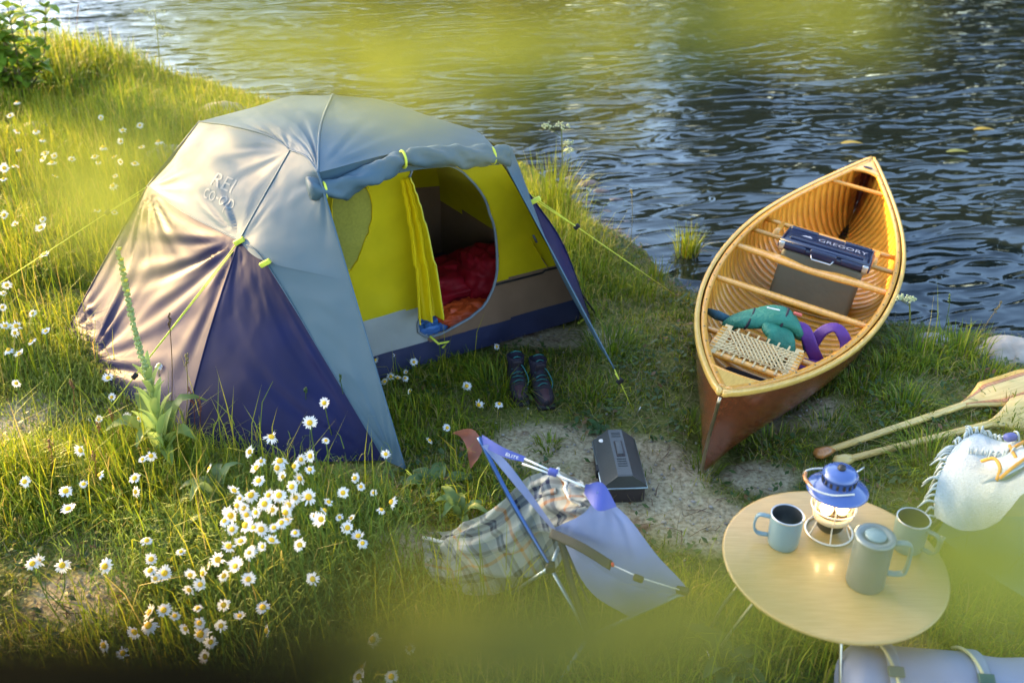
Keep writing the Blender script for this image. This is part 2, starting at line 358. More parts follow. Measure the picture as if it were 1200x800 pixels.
panel('roof_panel', wr(roofl, .012, 3, (2, 2), [(1., 0., 7, .025, .5), (0., 0., 7, .02, .4)], sag=.012), FLY, 'left half of the roof')
roofr = coons([F1, (-.42, 3.87, 1.115), F2], [TP, (-.59, 4.48, 1.147), RP], [F1, (-.80, 4.0, 1.175), TP], [F2, (-.16, 4.3, 1.06), RP], 50, 40)
panel('roof_panel', wr(roofr, .010, 4, (2, 2), [(0., 0., 7, .02, .4), (0., 1., 6, .012, .4)], sag=.015), FLY, 'right half of the roof')
FM = (-.64, 3.481, .715)
su = coons([B1, S1, FM], [B2, (-.83, 3.8, 1.115), F1], [B1, (-1.02, 3.85, .95), B2], [FM, F1], 40, 34)
panel('vestibule_panel', wr(su, .010, 5, (1.5, 2), [(1., 1., 8, .03, .5), (0., 0., 7, .02, .4)]), FLY, 'upper pale blue corner of the vestibule')
sl = coons([Cl, C0], [S1, FM], [Cl, (-.77, 3.45, .38), S1], [C0, FM], 26, 50)
panel('vestibule_panel', wr(sl, .010, 15, (1.5, 4), [(.5, 0., 6, .014, .5)]), FLY, 'pale blue side panel of the vestibule')
nl = coons([B0, (-.98, 3.24, .02), Cl], [B1, (-1.08, 3.73, .745), S1], [B0, (-1.29, 3.6, .38), B1], [Cl, (-.77, 3.45, .38), S1], 50, 60)
panel('vestibule_panel', wr(nl, .014, 6, (2, 3), [(1., 0., 9, .03, .6), (0., 1., 6, .02, .4)], sag=-.01), NAVY, 'navy side panel of the vestibule, in shade')
br = coons([C2, (.39, 3.78, .24)], [F2, (.0, 4.1, 1.05)], [C2, F2], [(.39, 3.78, .24), (.22, 4.18, .42), N1, (.0, 4.1, 1.05)], 14, 60)
panel('vestibule_panel', wr(br, .006, 7, (1, 4)), FLY, 'narrow right side panel of the vestibule')
nr = coons([(.39, 3.78, .24), P2], [(.07, 4.19, .81), N1], [(.39, 3.78, .24), (.22, 4.18, .42), (.07, 4.19, .81)], [P2, (.245, 4.3, .5), N1], 20, 40)
panel('vestibule_panel', wr(nr, .008, 8, (1, 2)), NAVY, 'navy right side panel of the vestibule')
DL = [D0, (-.3, 5.12, .62), (-.33, 4.85, .92), RP]
er = coons([P2, D0], [(-.3, 4.53, 1.02), RP], [P2, (.245, 4.3, .5), N1, (-.02, 4.24, .98), (-.3, 4.53, 1.02)], DL, 40, 40)
panel('end_panel', wr(er, .012, 9, (2, 2), sag=-.02), NAVY, 'right navy end panel')
bk = coons([A0, D0], [A2] + RM + [TP, (-.59, 4.48, 1.147), RP], [A0, (-2.02, 4.40, .36), A1, A2], DL, 50, 40)
panel('back_panel', wr(bk, .012, 10, (2, 2), sag=.02), NAVY)
# seams over the poles
def seam(pts, r=.008, name='seam', mat=FLY, lift=.001):
    return G().tube(crom(pts, 40) + np.array([0, 0, lift]), r * .62, 6, flat=.6).obj(name, mat, tent, origin=TO)
seam([A0, (-2.02, 4.40, .36), A1], mat=NAVY); seam([A1, A2]); seam([B0, (-1.29, 3.6, .38), B1], mat=NAVY); seam([B1, (-1.02, 3.85, .95), B2])
seam([A2] + AM + [B2]); seam([F1, (-.80, 4.0, 1.175), TP], .009); seam([A1, (-1.47, 4.09, .755), B1], .006); seam([C0, F1], .008)
seam([C2, F2], .007); seam([N1, (.245, 4.3, .5), P2], .008, mat=NAVY); seam([B2, (-.83, 3.8, 1.115), F1], .009); seam([Cl, (-.77, 3.45, .38), S1, B1], .005)
fa = coons([(-.77, 3.69, .985), (-.42, 3.86, 1.03), (-.05, 4.06, .985)], [F1, (-.42, 3.87, 1.115), F2], [(-.77, 3.69, .985), F1], [(-.05, 4.06, .985), F2], 40, 8)
panel('brow_panel', fa + np.array([-.004, .008, 0]), FLY)
# rolled fly door tied under the brow
pts = crom([(-.80, 3.66, 1.035), (-.70, 3.675, 1.025), (-.56, 3.75, 1.06), (-.44, 3.815, 1.10), (-.30, 3.885, 1.085), (-.02, 4.02, 1.045)], 90)
g = G(); V = []; nn = 22
for i, p in enumerate(pts):
    t = i / 89; s = .044 * (1 + .10 * math.sin(t * 31) * math.sin(t * 13 + 1)) - .024 * math.exp(-((t - .47) / .03) ** 2) - .014 * math.exp(-((t - .07) / .03) ** 2) - .012 * math.exp(-((t - .93) / .02) ** 2)
    for k in range(nn):
        a = 2 * math.pi * k / nn; rr_ = s * (1 + .34 * (vnoise(t * 22, k * .5 + t * 14, 3) - .5) + .16 * math.sin(3 * a + t * 30) + .12 * (vnoise(t * 60, k * .9, 4) - .5))
        V.append((p[0] + .48 * rr_ * math.cos(a), p[1] - .88 * rr_ * math.cos(a), p[2] + rr_ * math.sin(a)))
F = [(i * nn + k, i * nn + (k + 1) % nn, (i + 1) * nn + (k + 1) % nn, (i + 1) * nn + k) for i in range(89) for k in range(nn)] + [tuple(range(nn - 1, -1, -1)), tuple(89 * nn + k for k in range(nn))]
roll = g.add(V, F).obj('rolled_door', FLY, tent, origin=TO)
for t in (.07, .47, .93):
    p = pts[int(t * 89)]
    G().tube([p + np.array([.48 * .034 * math.cos(a), -.88 * .034 * math.cos(a), .034 * math.sin(a)]) for a in np.linspace(0, 6.28, 14)[:-1]], .006, 6, closed=True).obj('toggle_loop', LIME, roll, origin=TO)
for p in (B1, (-1.015, 3.65, .715), (.10, 4.17, .78)):
    d = np.array([.3, -.8, .3]) * .02
    G().box(np.array(p) + d, (.05, .016, .022), .005, Matrix.Rotation(-.5, 3, 'Y')).obj('tie_out_tab', LIME, tent, origin=TO)
G().box(at(404, 342, .64), (.014, .008, .045), .003, Matrix.Rotation(.15, 3, 'Y')).obj('vent_loop', BLACK, tent, origin=TO)
G().box(at(627, 280, .72), (.01, .008, .04), .003, Matrix.Rotation(-.45, 3, 'Y')).obj('vent_loop', BLACK, tent, origin=TO)
# inner tent: front wall with a D-shaped door
k0, k1 = .16, .95
bd = np.array([1.85, 1.1]); Bb = np.array(B0[:2])
def bpt(k, z, off=0.0):
    q = Bb + bd * k + np.array([.51, -.86]) * off; return (q[0], q[1], z)
iw = coons([bpt(k0, .02), bpt(.55, .02), bpt(k1, .02)], [(-.83, 3.84, 1.02), (-.60, 3.83, 1.06), (-.30, 3.95, 1.06), (-.05, 4.13, .98)],
           [bpt(k0, .02), bpt(.24, .5, -.06), (-.83, 3.84, 1.02)], [bpt(k1, .02), bpt(.88, .5, -.04), (-.05, 4.13, .98)], 170, 120)
iw = wr(iw, .018, 41, (4, 3), sag=-.015)
ix, iy = proj(iw)
dl = [(480, 205), (508, 194), (538, 199), (563, 226), (578, 266), (583, 308), (577, 340), (558, 366), (530, 384), (503, 394), (489, 384), (496, 352), (489, 280)]
def closed_curve(p, n):
    p = np.array(p + p[:3], float); out = []
    q = crom(np.c_[p, np.zeros(len(p))], n * 2)
    d0 = np.hypot(*(q[:, :2] - p[1]).T); i0 = int(np.argmin(d0[:n])); i1 = n + int(np.argmin(np.hypot(*(q[n:, :2] - p[len(p) - 2]).T)))
    return q[i0:i1, :2]
poly = closed_curve(dl, 90)
def inside(px, py, poly):
    c = np.zeros(px.shape, bool); x0, y0 = poly[-1]
    for x1, y1 in poly:
        if y1 != y0:
            m = ((y1 > py) != (y0 > py)) & (px < (x0 - x1) * (py - y1) / (y0 - y1) + x1); c ^= m
        x0, y0 = x1, y1
    return c
hole = inside(ix, iy, poly)
def wall_part(name, A, sel, mat, label=None):
    m, n = A.shape[:2]; g = G(); F = [(i * n + j, i * n + j + 1, (i + 1) * n + j + 1, (i + 1) * n + j) for i in range(m - 1) for j in range(n - 1) if sel[i, j]]
    used = sorted({i for f in F for i in f}); mp_ = {a: b for b, a in enumerate(used)}; V = A.reshape(-1, 3)
    g.add([V[a] for a in used], [[mp_[i] for i in f] for f in F]); o = g.obj(name, mat, tent, origin=TO)
    if label: o['label'] = label
    return o
zz = iw[..., 2]; bt = .13
lft = ix < 500
mesh_win = inside(ix, iy, closed_curve([(390, 225), (425, 214), (436, 250), (425, 290), (408, 318), (395, 300)], 60))
wall_part('tub_wall', iw, ~hole & (zz < bt), TUB, 'navy waterproof lower wall')
wall_part('lower_wall', iw, ~hole & (zz >= bt) & (zz < .34) & ~lft, TAUPE, 'brown band right of the door')
wall_part('lower_wall', iw, ~hole & (zz >= bt) & (zz < .32) & lft, GREYF, 'grey band left of the door')
wall_part('inner_wall', iw, ~hole & (((zz >= .34) & ~lft) | ((zz >= .32) & lft)) & ~mesh_win, YEL)
mwb = closed_curve([(390, 225), (425, 214), (436, 250), (425, 290), (408, 318), (395, 300)], 60)
wall_part('mesh_window', iw, ~hole & mesh_win & (zz >= .32), YMESH)
def on_wall(px, py, off=0.0):
    d = (ix - px) ** 2 + (iy - py) ** 2; i, j = np.unravel_index(np.argmin(d), d.shape); return iw[i, j] + np.array([.48, -.86, .1]) * off
G().tube([on_wall(*q, .003) for q in mwb[::2]], .006, 5, closed=True, flat=.6).obj('window_binding', YEL, tent, origin=TO)
zp = [on_wall(*q, .004) for q in poly[::3]]
G().tube(zp, .009, 6, closed=True, flat=.6).obj('door_zip', M('grey_zip', (.16, .19, .22), rough=.5), tent, origin=TO)
# hem line between yellow and band on the right
jj = range(iw.shape[1])
hl = [iw[int(np.argmin(np.abs(iw[:, j, 2] - (.33)))), j] + np.array([.004, -.007, 0]) for j in range(95, 168, 2)]
hl = [p for p in hl if not inside(np.array([proj(p)[0]]), np.array([proj(p)[1]]), poly)[0]]
G().tube(hl, .005, 5).obj('hem_tape', BLACK, tent, origin=TO)
# gathered yellow door cloth hanging left of the opening
V = []; nn = 24; mrows = 40
for i in range(mrows):
    t = i / (mrows - 1); p = on_wall(470 + 22 * t + 4 * math.sin(t * 3), 206 + 160 * t, .05 + .05 * t); w = .022 + .040 * t ** .8
    for k in range(nn):
        s = k / (nn - 1) - .5
        V.append(p + np.array([.86, .48, 0]) * (s * 2 * w) + np.array([.48, -.86, 0]) * (.022 * math.sin(s * 13 + t * 2) * (.4 + t) + .012 * math.cos(s * 29)))
dc = G().grid(np.array(V).reshape(mrows, nn, 3)).obj('door_cloth', YEL, tent, origin=TO)
G().tube([V[i * nn + nn - 1] for i in range(mrows)], .005, 5).obj('cloth_hem', M('lime_hem', (.5, .47, .05), rough=.6), dc, origin=TO)
G().tube([on_wall(500, 392, .03), on_wall(508, 398, .06), on_wall(520, 396, .05), on_wall(512, 402, .06)], .006, 6).obj('zip_pull', LIME, tent, origin=TO)
# inner back and end walls, floor
ib = coons([(-2.1, 4.3, .02), (-.38, 5.25, .02)], [(-1.5, 4.5, .95), TP[:2] + (1.13,), (-.38, 4.5, .95)], [(-2.1, 4.3, .02), (-1.78, 4.36, .6), (-1.5, 4.5, .95)], [(-.38, 5.25, .02), (-.35, 4.98, .6), (-.38, 4.5, .95)], 40, 40)
ib = wr(ib, .02, 61, (3, 3)); hb = np.ones(ib.shape[:2], bool)
wall_part('inner_wall', ib, hb & (ib[..., 2] > .52), YEL, 'back wall, yellow upper part'); wall_part('lower_wall', ib, hb & (ib[..., 2] <= .52), TAUPE, 'back wall, brown lower part')
ie = coons([P2[:2] + (.02,), (-.38, 5.25, .02)], [(-.10, 4.2, .93), (-.38, 4.5, .95)], [P2[:2] + (.02,), (.17, 4.3, .5), (-.10, 4.2, .93)], [(-.38, 5.25, .02), (-.35, 4.98, .6), (-.38, 4.5, .95)], 24, 30) + np.array([-.07, 0.02, 0])
wall_part('inner_wall', ie, (ie[..., 2] > .4), YEL); wall_part('lower_wall', ie, (ie[..., 2] <= .4), TAUPE)
il = coons([(-2.1, 4.3, .02), (-1.36, 3.48, .02)], [(-1.5, 4.5, .95), (-.93, 3.86, 1.04)], [(-2.1, 4.3, .02), (-1.78, 4.36, .6), (-1.5, 4.5, .95)], [(-1.36, 3.48, .02), (-1.14, 3.72, .6), (-.93, 3.86, 1.04)], 24, 30) + np.array([.13, .05, 0])
wall_part('inner_wall', il, (il[..., 2] > .4), YEL); wall_part('lower_wall', il, (il[..., 2] <= .4), TAUPE)
fl = coons([(-1.36, 3.48, .035), (.36, 4.48, .035)], [(-2.1, 4.3, .035), (-.38, 5.25, .035)], [(-1.36, 3.48, .035), (-2.1, 4.3, .035)], [(.36, 4.48, .035), (-.38, 5.25, .035)], 20, 20)
panel('tub_floor', fl, TUB)
# poles (seen inside the doorway) and guy lines
G().tube(crom([bpt(.99, .03), (.18, 4.27, .5), (-.04, 4.14, .96), (-.2, 4.2, 1.04), TP[:2] + (1.17,)], 40), .0045, 6).obj('pole', BLACK, tent, origin=TO)
def guy(a, b, tens=.3, two=True):
    a, b = np.array(a, float), np.array(b, float); e = G().tube([a, b], .0024, 6)
    if two: e.tube([a + (b - a) * .04 + np.array([0, 0, -.012]), a + (b - a) * (tens + .04)], .0022, 6)
    o = e.obj('guy_line', LIME, tent, origin=TO); m = a + (b - a) * tens
    G().box(m, (.022, .014, .03), .004, Matrix.Rotation(.8, 3, 'Y')).obj('tensioner', BLACK, o, origin=TO)
    d = (a - b); d[2] = 0; d /= np.linalg.norm(d)
    G().tube([b + np.array([0, 0, -.1]) + d * .05, b + np.array([0, 0, .03]) - d * .015, b + np.array([0, 0, .045]) - d * .02], [.004, .0045, .003], 6).obj('peg', STEEL, o, origin=TO)
guy(A1, gp(-40, 358), .2); guy(B1, gp(112, 500), .72); guy(N1, gp(815, 362), .25); guy(C2, gp(745, 487), .25); guy(C0, gp(522, 592), .3)
for p in (A0, B0, P2): 
    q = np.array(p); G().tube([q, q + np.array([-.06, -.05, -.02])], .006, 6).obj('corner_tab', LIME, tent, origin=TO)
# flat lettering mapped on to a sheet
def lettering(txt, A, u0, u1, v0, v1, mat, parent, origin, name='lettering', off=.004, flip=False):
    cu = bpy.data.curves.new('letters', 'FONT'); cu.body = txt; cu.size = 1; cu.align_x = 'LEFT'; cu.resolution_u = 3; cu.space_line = .9
    o = bpy.data.objects.new('letters', cu); COL.objects.link(o); bpy.context.view_layer.update()
    me = o.to_mesh(); b5 = bmesh.new(); b5.from_mesh(me); bmesh.ops.triangulate(b5, faces=list(b5.faces)); bmesh.ops.subdivide_edges(b5, edges=list(b5.edges), cuts=3, use_grid_fill=True); b5.verts.index_update()
    V = np.array([v.co[:] for v in b5.verts]); Fc = [[v.index for v in p.verts] for p in b5.faces]; b5.free(); o.to_mesh_clear(); bpy.data.objects.remove(o); bpy.data.curves.remove(cu)
    lo, hi = V.min(0), V.max(0); uu = u0 + (u1 - u0) * (V[:, 0] - lo[0]) / (hi[0] - lo[0]); vv = v0 + (v1 - v0) * (V[:, 1] - lo[1]) / (hi[1] - lo[1])
    m, n = A.shape[:2]; Nn = normals(A)
    fi, fj = np.clip(vv, 0, .999) * (m - 1), np.clip(uu, 0, .999) * (n - 1); i, j = fi.astype(int), fj.astype(int); a, b = (fi - i)[:, None], (fj - j)[:, None]
    def sm(Q): return Q[i, j] * (1 - a) * (1 - b) + Q[i + 1, j] * a * (1 - b) + Q[i, j + 1] * (1 - a) * b + Q[i + 1, j + 1] * a * b
    return G().add(sm(A) + sm(Nn) * off, Fc).obj(name, mat, parent, smooth=True, origin=origin)
FP = M('faint_print', (.125, .185, .225), rough=.54, spec=.5, tint=(1., .78, .55), var=.02); lettering('REI', up_end, .62, .78, .36, .50, FP, tent, TO, off=.0015); lettering('co-op', up_end, .60, .84, .17, .32, FP, tent, TO, off=.0015)

# ---- bedding inside the tent
def puffy(name, label, cat, c, d, rz, mat, seed, amp=.25, k=3.0, group=None, nn=(60, 40)):
    n, m = nn; V = []
    for i in range(m):
        th = -math.pi / 2 + math.pi * i / (m - 1)
        for j in range(n):
            ph = 2 * math.pi * j / n
            x = math.copysign(abs(math.cos(ph)) ** .7, math.cos(ph)) * max(math.cos(th), 0) ** .6; y = math.copysign(abs(math.sin(ph)) ** .7, math.sin(ph)) * max(math.cos(th), 0) ** .6; z = math.sin(th)
            q = Vector((x * k, y * k * .8, z * k)); w = 1 + amp * (mnoise.noise(q + Vector((seed * 5.1, 0, 0))) + .6 * mnoise.noise(q * 2.3) - .5 * abs(mnoise.noise(Vector((x * 9, y * 2, z * 2 + seed)))))
            X_, Y_ = x * d[0] * w, y * d[1] * w; V.append((X_ * math.cos(rz) - Y_ * math.sin(rz), X_ * math.sin(rz) + Y_ * math.cos(rz), d[2] + max(z * d[2] * w, -d[2] * .98)))
    F = [(i * n + j, i * n + (j + 1) % n, (i + 1) * n + (j + 1) % n, (i + 1) * n + j) for i in range(m - 1) for j in range(n)]
    o = G().add(V, F).obj(name, mat); o.location = c; return tag(o, label, cat, group)
RED = M('red_quilt', (.20, .003, .010), rough=.6, spec=.2, var=.2, scale=10, bump=.4, bscale=30)
ORANGE = M('orange_quilt', (.62, .085, .015), rough=.5, var=.15, scale=10, bump=.3, bscale=30)
BLUEQ = M('blue_nylon', (.06, .19, .48), rough=.42, var=.15, scale=10, bump=.3, bscale=30)
puffy('sleeping_bag', 'crumpled dark red sleeping bag lying inside the open tent', 'sleeping bag', (-.36, 4.52, .04), (.36, .22, .12), .5, RED, 1)
puffy('pillow', 'puffed red pillow end against the right of the doorway', 'pillow', (-.13, 4.53, .04), (.16, .17, .165), .4, RED, 2, .15)
puffy('sleeping_bag', 'bright orange quilted lining folded over at the tent doorway', 'sleeping bag', (-.24, 4.29, .04), (.17, .10, .075), .5, ORANGE, 3, .22)
puffy('stuff_sack', 'crumpled blue nylon sack spilling at the tent door sill', 'stuff sack', (-.42, 4.15, .04), (.12, .07, .06), .55, BLUEQ, 4, .25)

# ------------------------------------------------------------------ canoe
GOLD = M_wood('cedar_golden', (.50, .22, .03), (.68, .33, .05), coat=.4, stretch=(3, 3, 3))
RIBM = M_wood('rib_cedar', (.54, .24, .018), (.70, .35, .038), coat=.5, stretch=(2, 2, 2))
PLK = [M_wood('plank_cedar_%s' % n, a, b, coat=.4, stretch=(25, 2, 25)) for n, a, b in (('pale', (.44, .165, .016), (.56, .24, .03)), ('amber', (.30, .095, .010), (.42, .16, .018)), ('brown', (.17, .05, .01), (.30, .10, .02)))]
GUN = M_wood('gunwale_ash', (.58, .25, .022), (.72, .35, .042), coat=.6, stretch=(20, 1.5, 20))
PALE = M_wood('deck_maple', (.58, .34, .065), (.70, .45, .11), coat=.6, stretch=(20, 2, 20))
HULL = M_wood('hull_mahogany', (.10, .018, .009), (.20, .045, .015), rough=.2, coat=.8, stretch=(20, 1.2, 20), bump=.05)
COLIVE = M('dark_gap', (.03, .018, .01), rough=.8)
BRASS = M('stem_brass', (.42, .36, .27), rough=.35, metal=1.)
th = [1.535, 4.698, -0.141, -0.463, -0.077, 0.128]
CL, CB, CH0, CH1, CP = 3.767, .87, .339, .484, 2.149
canoe = thing('canoe', 'varnished cedar canoe half pulled up on the grassy bank, far end over the water', 'canoe', th[:3])
canoe.rotation_mode = 'YXZ'; canoe.rotation_euler = (th[4], th[5], th[3])
def hw(s): return CB / 2 * max(1 - abs(s) ** CP, 0.0)
def hz(s): return CH0 + (CH1 - CH0) * abs(s) ** 3
def hb_(s):
    q = min(max((abs(s) - .87) / .13, 0), 1); return .012 * abs(s) ** 2 + hz(s) * (1 - math.sqrt(max(1 - q ** 2.2, 0))) * .98
def sect(s, t, ins=0.0):
    """t 0 keel .. 1 gunwale, right side"""
    n = 2.7 - 1.5 * abs(s) ** 1.6; a = t * math.pi / 2
    w = max(hw(s) - ins, 0.0015); b = hb_(s) + ins
    return np.array([w * math.sin(a) ** (2 / n), s * CL / 2, hz(s) - (hz(s) - b) * max(math.cos(a), 0) ** (2 / n)])
def cpart(name, g, mat, parent=None, smooth=True): return g.obj(name, mat, parent or canoe, smooth)
ss = np.sign(np.linspace(-1, 1, 121)) * np.abs(np.linspace(-1, 1, 121)) ** .8; tt = np.linspace(0, 1, 25)
A = np.array([[sect(s, abs(t)) * np.array([1 if t >= 0 else -1, 1, 1]) for t in np.r_[-tt[::-1], tt[1:]]] for s in ss])
cpart('hull_skin', G().grid(A), HULL)
# planks, one strip after another, each in a few lengths
s_in = np.linspace(-.95, .95, 97)
edges = np.linspace(0, 1, 10)
pr = random.Random(3)
for sd in (-1, 1):
    for e in range(9):
        cuts = sorted(pr.uniform(-.8, .8) for _ in range(3)); lim = [-.955] + cuts + [.955]
        for a_, b_ in zip(lim[:-1], lim[1:]):
            if b_ - a_ < .08: continue
            sq = np.linspace(a_ + .0008, b_ - .0008, max(4, int((b_ - a_) * 40)))
            t0, t1 = edges[e] + .003, edges[e + 1] - .003
            B_ = np.array([[sect(s, t, .006) * np.array([sd, 1, 1]) for t in np.linspace(t0, t1, 4)] for s in sq])
            cpart('plank', G().grid(B_), PLK[pr.choice((0, 0, 1, 1, 2))])
for i, s in enumerate(np.linspace(-.9, .9, 48)):
    g = G(); hwid = .0275 / (CL / 2); rows = []
    ts = np.linspace(-1, 1, 33)
    def rp_(s_, t, ins): return sect(s_, abs(t), ins) * np.array([1 if t >= 0 else -1, 1, 1])
    prof = [(-hwid, .006), (-hwid * .9, .013), (hwid * .9, .013), (hwid, .006)]
    A = np.array([[rp_(s + ds, t, ins) for t in ts] for ds, ins in prof])
    cpart('rib', g.grid(A), RIBM)
# gunwales
sg = np.linspace(-1, 1, 121)
for sd in (-1, 1):
    for nm, off, w, h, dz, mt in (('outwale', .011, .022, .024, .004, PALE), ('inwale', -.022, .026, .022, .004, GUN)):
        lim_ = 1.0 if off > 0 else .975
        q = np.array([[sd * max(hw(s) + off * (1 if abs(s) < .97 else .6), .002), s * CL / 2, hz(s) + dz] for s in sg * lim_])
        tg = np.gradient(q, axis=0); tg /= np.linalg.norm(tg, axis=1, keepdims=True); up = np.tile([0, 0, 1.], (len(q), 1)); sdv = np.cross(tg, up); sdv /= np.linalg.norm(sdv, axis=1, keepdims=True); up = np.cross(sdv, tg)
        cpart(nm, G().sweep(q, sdv, up, w, h), mt)
# decks
def deck(sg_, s_edge, lab):
    rows = []
    for k in range(14):
        t = k / 13; s = sg_ * (s_edge + (.985 - s_edge) * t); w = max(hw(s) - .012, .002)
        rows.append([[w * x, s * CL / 2 - sg_ * (.035 * (1 - t) ** 2) * (1 - x * x) * -1, hz(s) + .012 + .012 * (1 - x * x) * (1 - t)] for x in np.linspace(-1, 1, 13)])
    A = np.array(rows); d = cpart('deck', G().grid(A).grid(A[::-1] - np.array([0, 0, .012])), PALE); d['label'] = lab
    G().tube(A[0] - np.array([0, 0, .005]), .009, 6).obj('deck_rim', GUN, d)
    return A, d
deck(-1, .855, 'deck at the end nearest the camera'); dA, dk = deck(1, .86, 'deck at the far end with a dark oval plate')
g = G(); c_ = dA[4, 6] + np.array([.0, 0, .003]); g.add([c_ + np.array([.03 * math.cos(a), .016 * math.sin(a), .002]) for a in np.linspace(0, 6.283, 25)[:-1]] + [c_ + np.array([.03 * math.cos(a), .016 * math.sin(a), -.004]) for a in np.linspace(0, 6.283, 25)[:-1]], [tuple(range(24))] + [(k, k + 24, (k + 1) % 24 + 24, (k + 1) % 24) for k in range(24)])
g.obj('name_plate', M('plate_navy', (.03, .03, .08), rough=.35), dk, smooth=False)
# stem band
for sg_ in (-1, 1):
    q = [np.array([0, sg_ * s * CL / 2 + sg_ * .006, hb_(s)]) for s in np.linspace(.7, .9995, 40)] + [np.array([0, sg_ * (CL / 2 + .008), hz(1) - .01])]
    G().tube(q, .007, 6).obj('stem_band', BRASS, canoe)
# thwarts and yoke
def bar(nm, s, w=.045, h=.02, shape=None, mat=GUN, s2=None, dz=-.012):
    s2 = s if s2 is None else s2; n = 40; xs = np.linspace(-1, 1, n)
    q = np.array([[x * (hw(s) - .02), (s + (s2 - s) * (x + 1) / 2) * CL / 2, hz(s) + dz] for x in xs]); wd = np.array([w * (shape(x) if shape else 1) for x in xs])
    if nm == 'yoke': q[:, 1] -= .035 * np.exp(-(xs / .3) ** 2) - .0
    return cpart(nm, G().sweep(q, np.tile([0, 1., 0], (n, 1)), np.tile([0, 0, 1.], (n, 1)), wd, h), mat)
bar('thwart', -.27, .05, .02, lambda x: 1.15 - .35 * x * x); bar('yoke', .0, .06, .022, lambda x: 1.25 - .3 * math.exp(-(x / .2) ** 2) + .35 * math.exp(-((abs(x) - .38) / .18) ** 2) - .35 * x * x)
bar('thwart', .77, .035, .02)
# seats: two bars, side rails, cane weaving
CANE = M('cane_webbing', (.50, .37, .17), rough=.55, var=.12, scale=60)
def seat(s0, s1, lab, weave=True):
    b0 = bar('seat_frame', s0, .038, .02, dz=-.03); b0['label'] = lab
    G().sweep(np.array([[x * (hw(s1) - .02), s1 * CL / 2, hz(s1) - .03] for x in np.linspace(-1, 1, 10)]), np.tile([0, 1., 0], (10, 1)), np.tile([0, 0, 1.], (10, 1)), .038, .02).obj('seat_bar', GUN, b0)
    z = hz(s0) - .026; x0, x1 = (-.172, .172) if abs(s0) > .5 else (-.28, .28); y0, y1 = s0 * CL / 2, s1 * CL / 2
    if y0 > y1: y0, y1 = y1, y0
    for xx in (x0, x1): G().sweep(np.array([[xx, y0, z], [xx, y1, z]]), np.tile([1., 0, 0], (2, 1)), np.tile([0, 0, 1.], (2, 1)), .03, .02).obj('seat_rail', GUN, b0)
    if not weave: return
    g = G(); k = 15
    for i in range(k):
        x = x0 + .012 + (x1 - x0 - .024) * i / (k - 1)
        g.box((x, (y0 + y1) / 2, z + .008), (.008 if 0 < i < k - 1 else .034, y1 - y0 - .03 if i % 2 else y1 - y0 + .05, .003), 0)
    for i in range(7):
        y = y0 + .03 + (y1 - y0 - .06) * i / 6; g.box((0, y, z + .011), (x1 - x0 + .02, .008, .003), 0)
    for dirn in (-1, 1):
        for i in range(11):
            c = x0 + .075 + (x1 - x0 - .15) * i / 10; g.box((c, (y0 + y1) / 2, z + .013 + .002 * dirn), (.007, (y1 - y0) * .84, .0025), 0, Matrix.Rotation(dirn * .5, 3, 'Z'))
    g.obj('seat_weave', CANE, b0, smooth=False)
seat(-.725, -.59, 'near cane seat'); seat(.19, .31, 'far seat behind the gear crate', weave=False)
# small fastenings on the inwale
g = G()
for sd in (-1, 1):
    for s in np.linspace(-.9, .9, 22): g.box((sd * (hw(s) - .022), s * CL / 2, hz(s) + .016), (.008, .008, .003), .001)
g.obj('fastening', M('bronze', (.25, .2, .12), rough=.4, metal=1.), canoe)
MC = Matrix.Translation(th[:3]) @ (Matrix.Rotation(th[3], 4, 'Z') @ Matrix.Rotation(th[4], 4, 'X') @ Matrix.Rotation(th[5], 4, 'Y'))
def in_canoe(o, loc, rz=0.0, rx=0.0, ry=0.0):
    o.rotation_mode = 'XYZ'; m = MC @ Matrix.Translation(loc) @ Matrix.Rotation(rz, 4, 'Z') @ Matrix.Rotation(rx, 4, 'X') @ Matrix.Rotation(ry, 4, 'Y'); o.matrix_world = m; return o
# gear crate
DRYN = M('gloss_navy_plastic', (.010, .016, .05), rough=.22, var=.1, spec=.6)
CANV = M('olive_canvas', (.17, .172, .12), rough=.6, var=.12, scale=5, bump=.2, bscale=40)
cr = thing('gear_crate', 'olive fabric gear crate with a glossy navy lid standing in the canoe', 'crate')
G().box((0, 0, .16), (.44, .24, .30), .03, seg=4).obj('crate_body', CANV, cr)
lid = G().box((0, 0, .325), (.50, .285, .04), .018, seg=4).box((0, .0, .345), (.46, .245, .03), .012, seg=3).obj('lid', DRYN, cr)
G().tube([(-.235, -.128, .352), (.235, -.128, .352), (.235, .128, .352), (-.235, .128, .352)], .011, 8, closed=True).obj('lid_rim', DRYN, lid)
G().box((0, -.07, .364), (.40, .03, .014), .006).obj('lid_rib', DRYN, lid)
for x in (-.15, .15): G().box((x, .12, .362), (.15, .04, .014), .006).obj('hinge', DRYN, lid)
lt = G().box((0, -.15, .335), (.14, .03, .045), .008).obj('latch', DRYN, cr); G().tube([(-.06, -.168, .33), (-.05, -.18, .31), (.05, -.18, .31), (.06, -.168, .33)], .005, 6).obj('latch_wire', STEEL, lt)
for x in (-.17, .17): G().box((x, -.15, .335), (.15, .022, .034), .008).obj('lid_grip', DRYN, lid)
for x in (-.225, .225): G().box((x, -.155, .33), (.03, .02, .05), .005).obj('clip', STEEL, cr)
shA = np.array([[[-.25 + .5 * i / 9, -.02 + .13 * j / 9, .3605] for i in range(10)] for j in range(10)])
lettering('GREGORY', shA, .38, .92, .2, .6, M('grey_print', (.30, .32, .38), rough=.4), lid, (0, 0, 0), off=.0015)
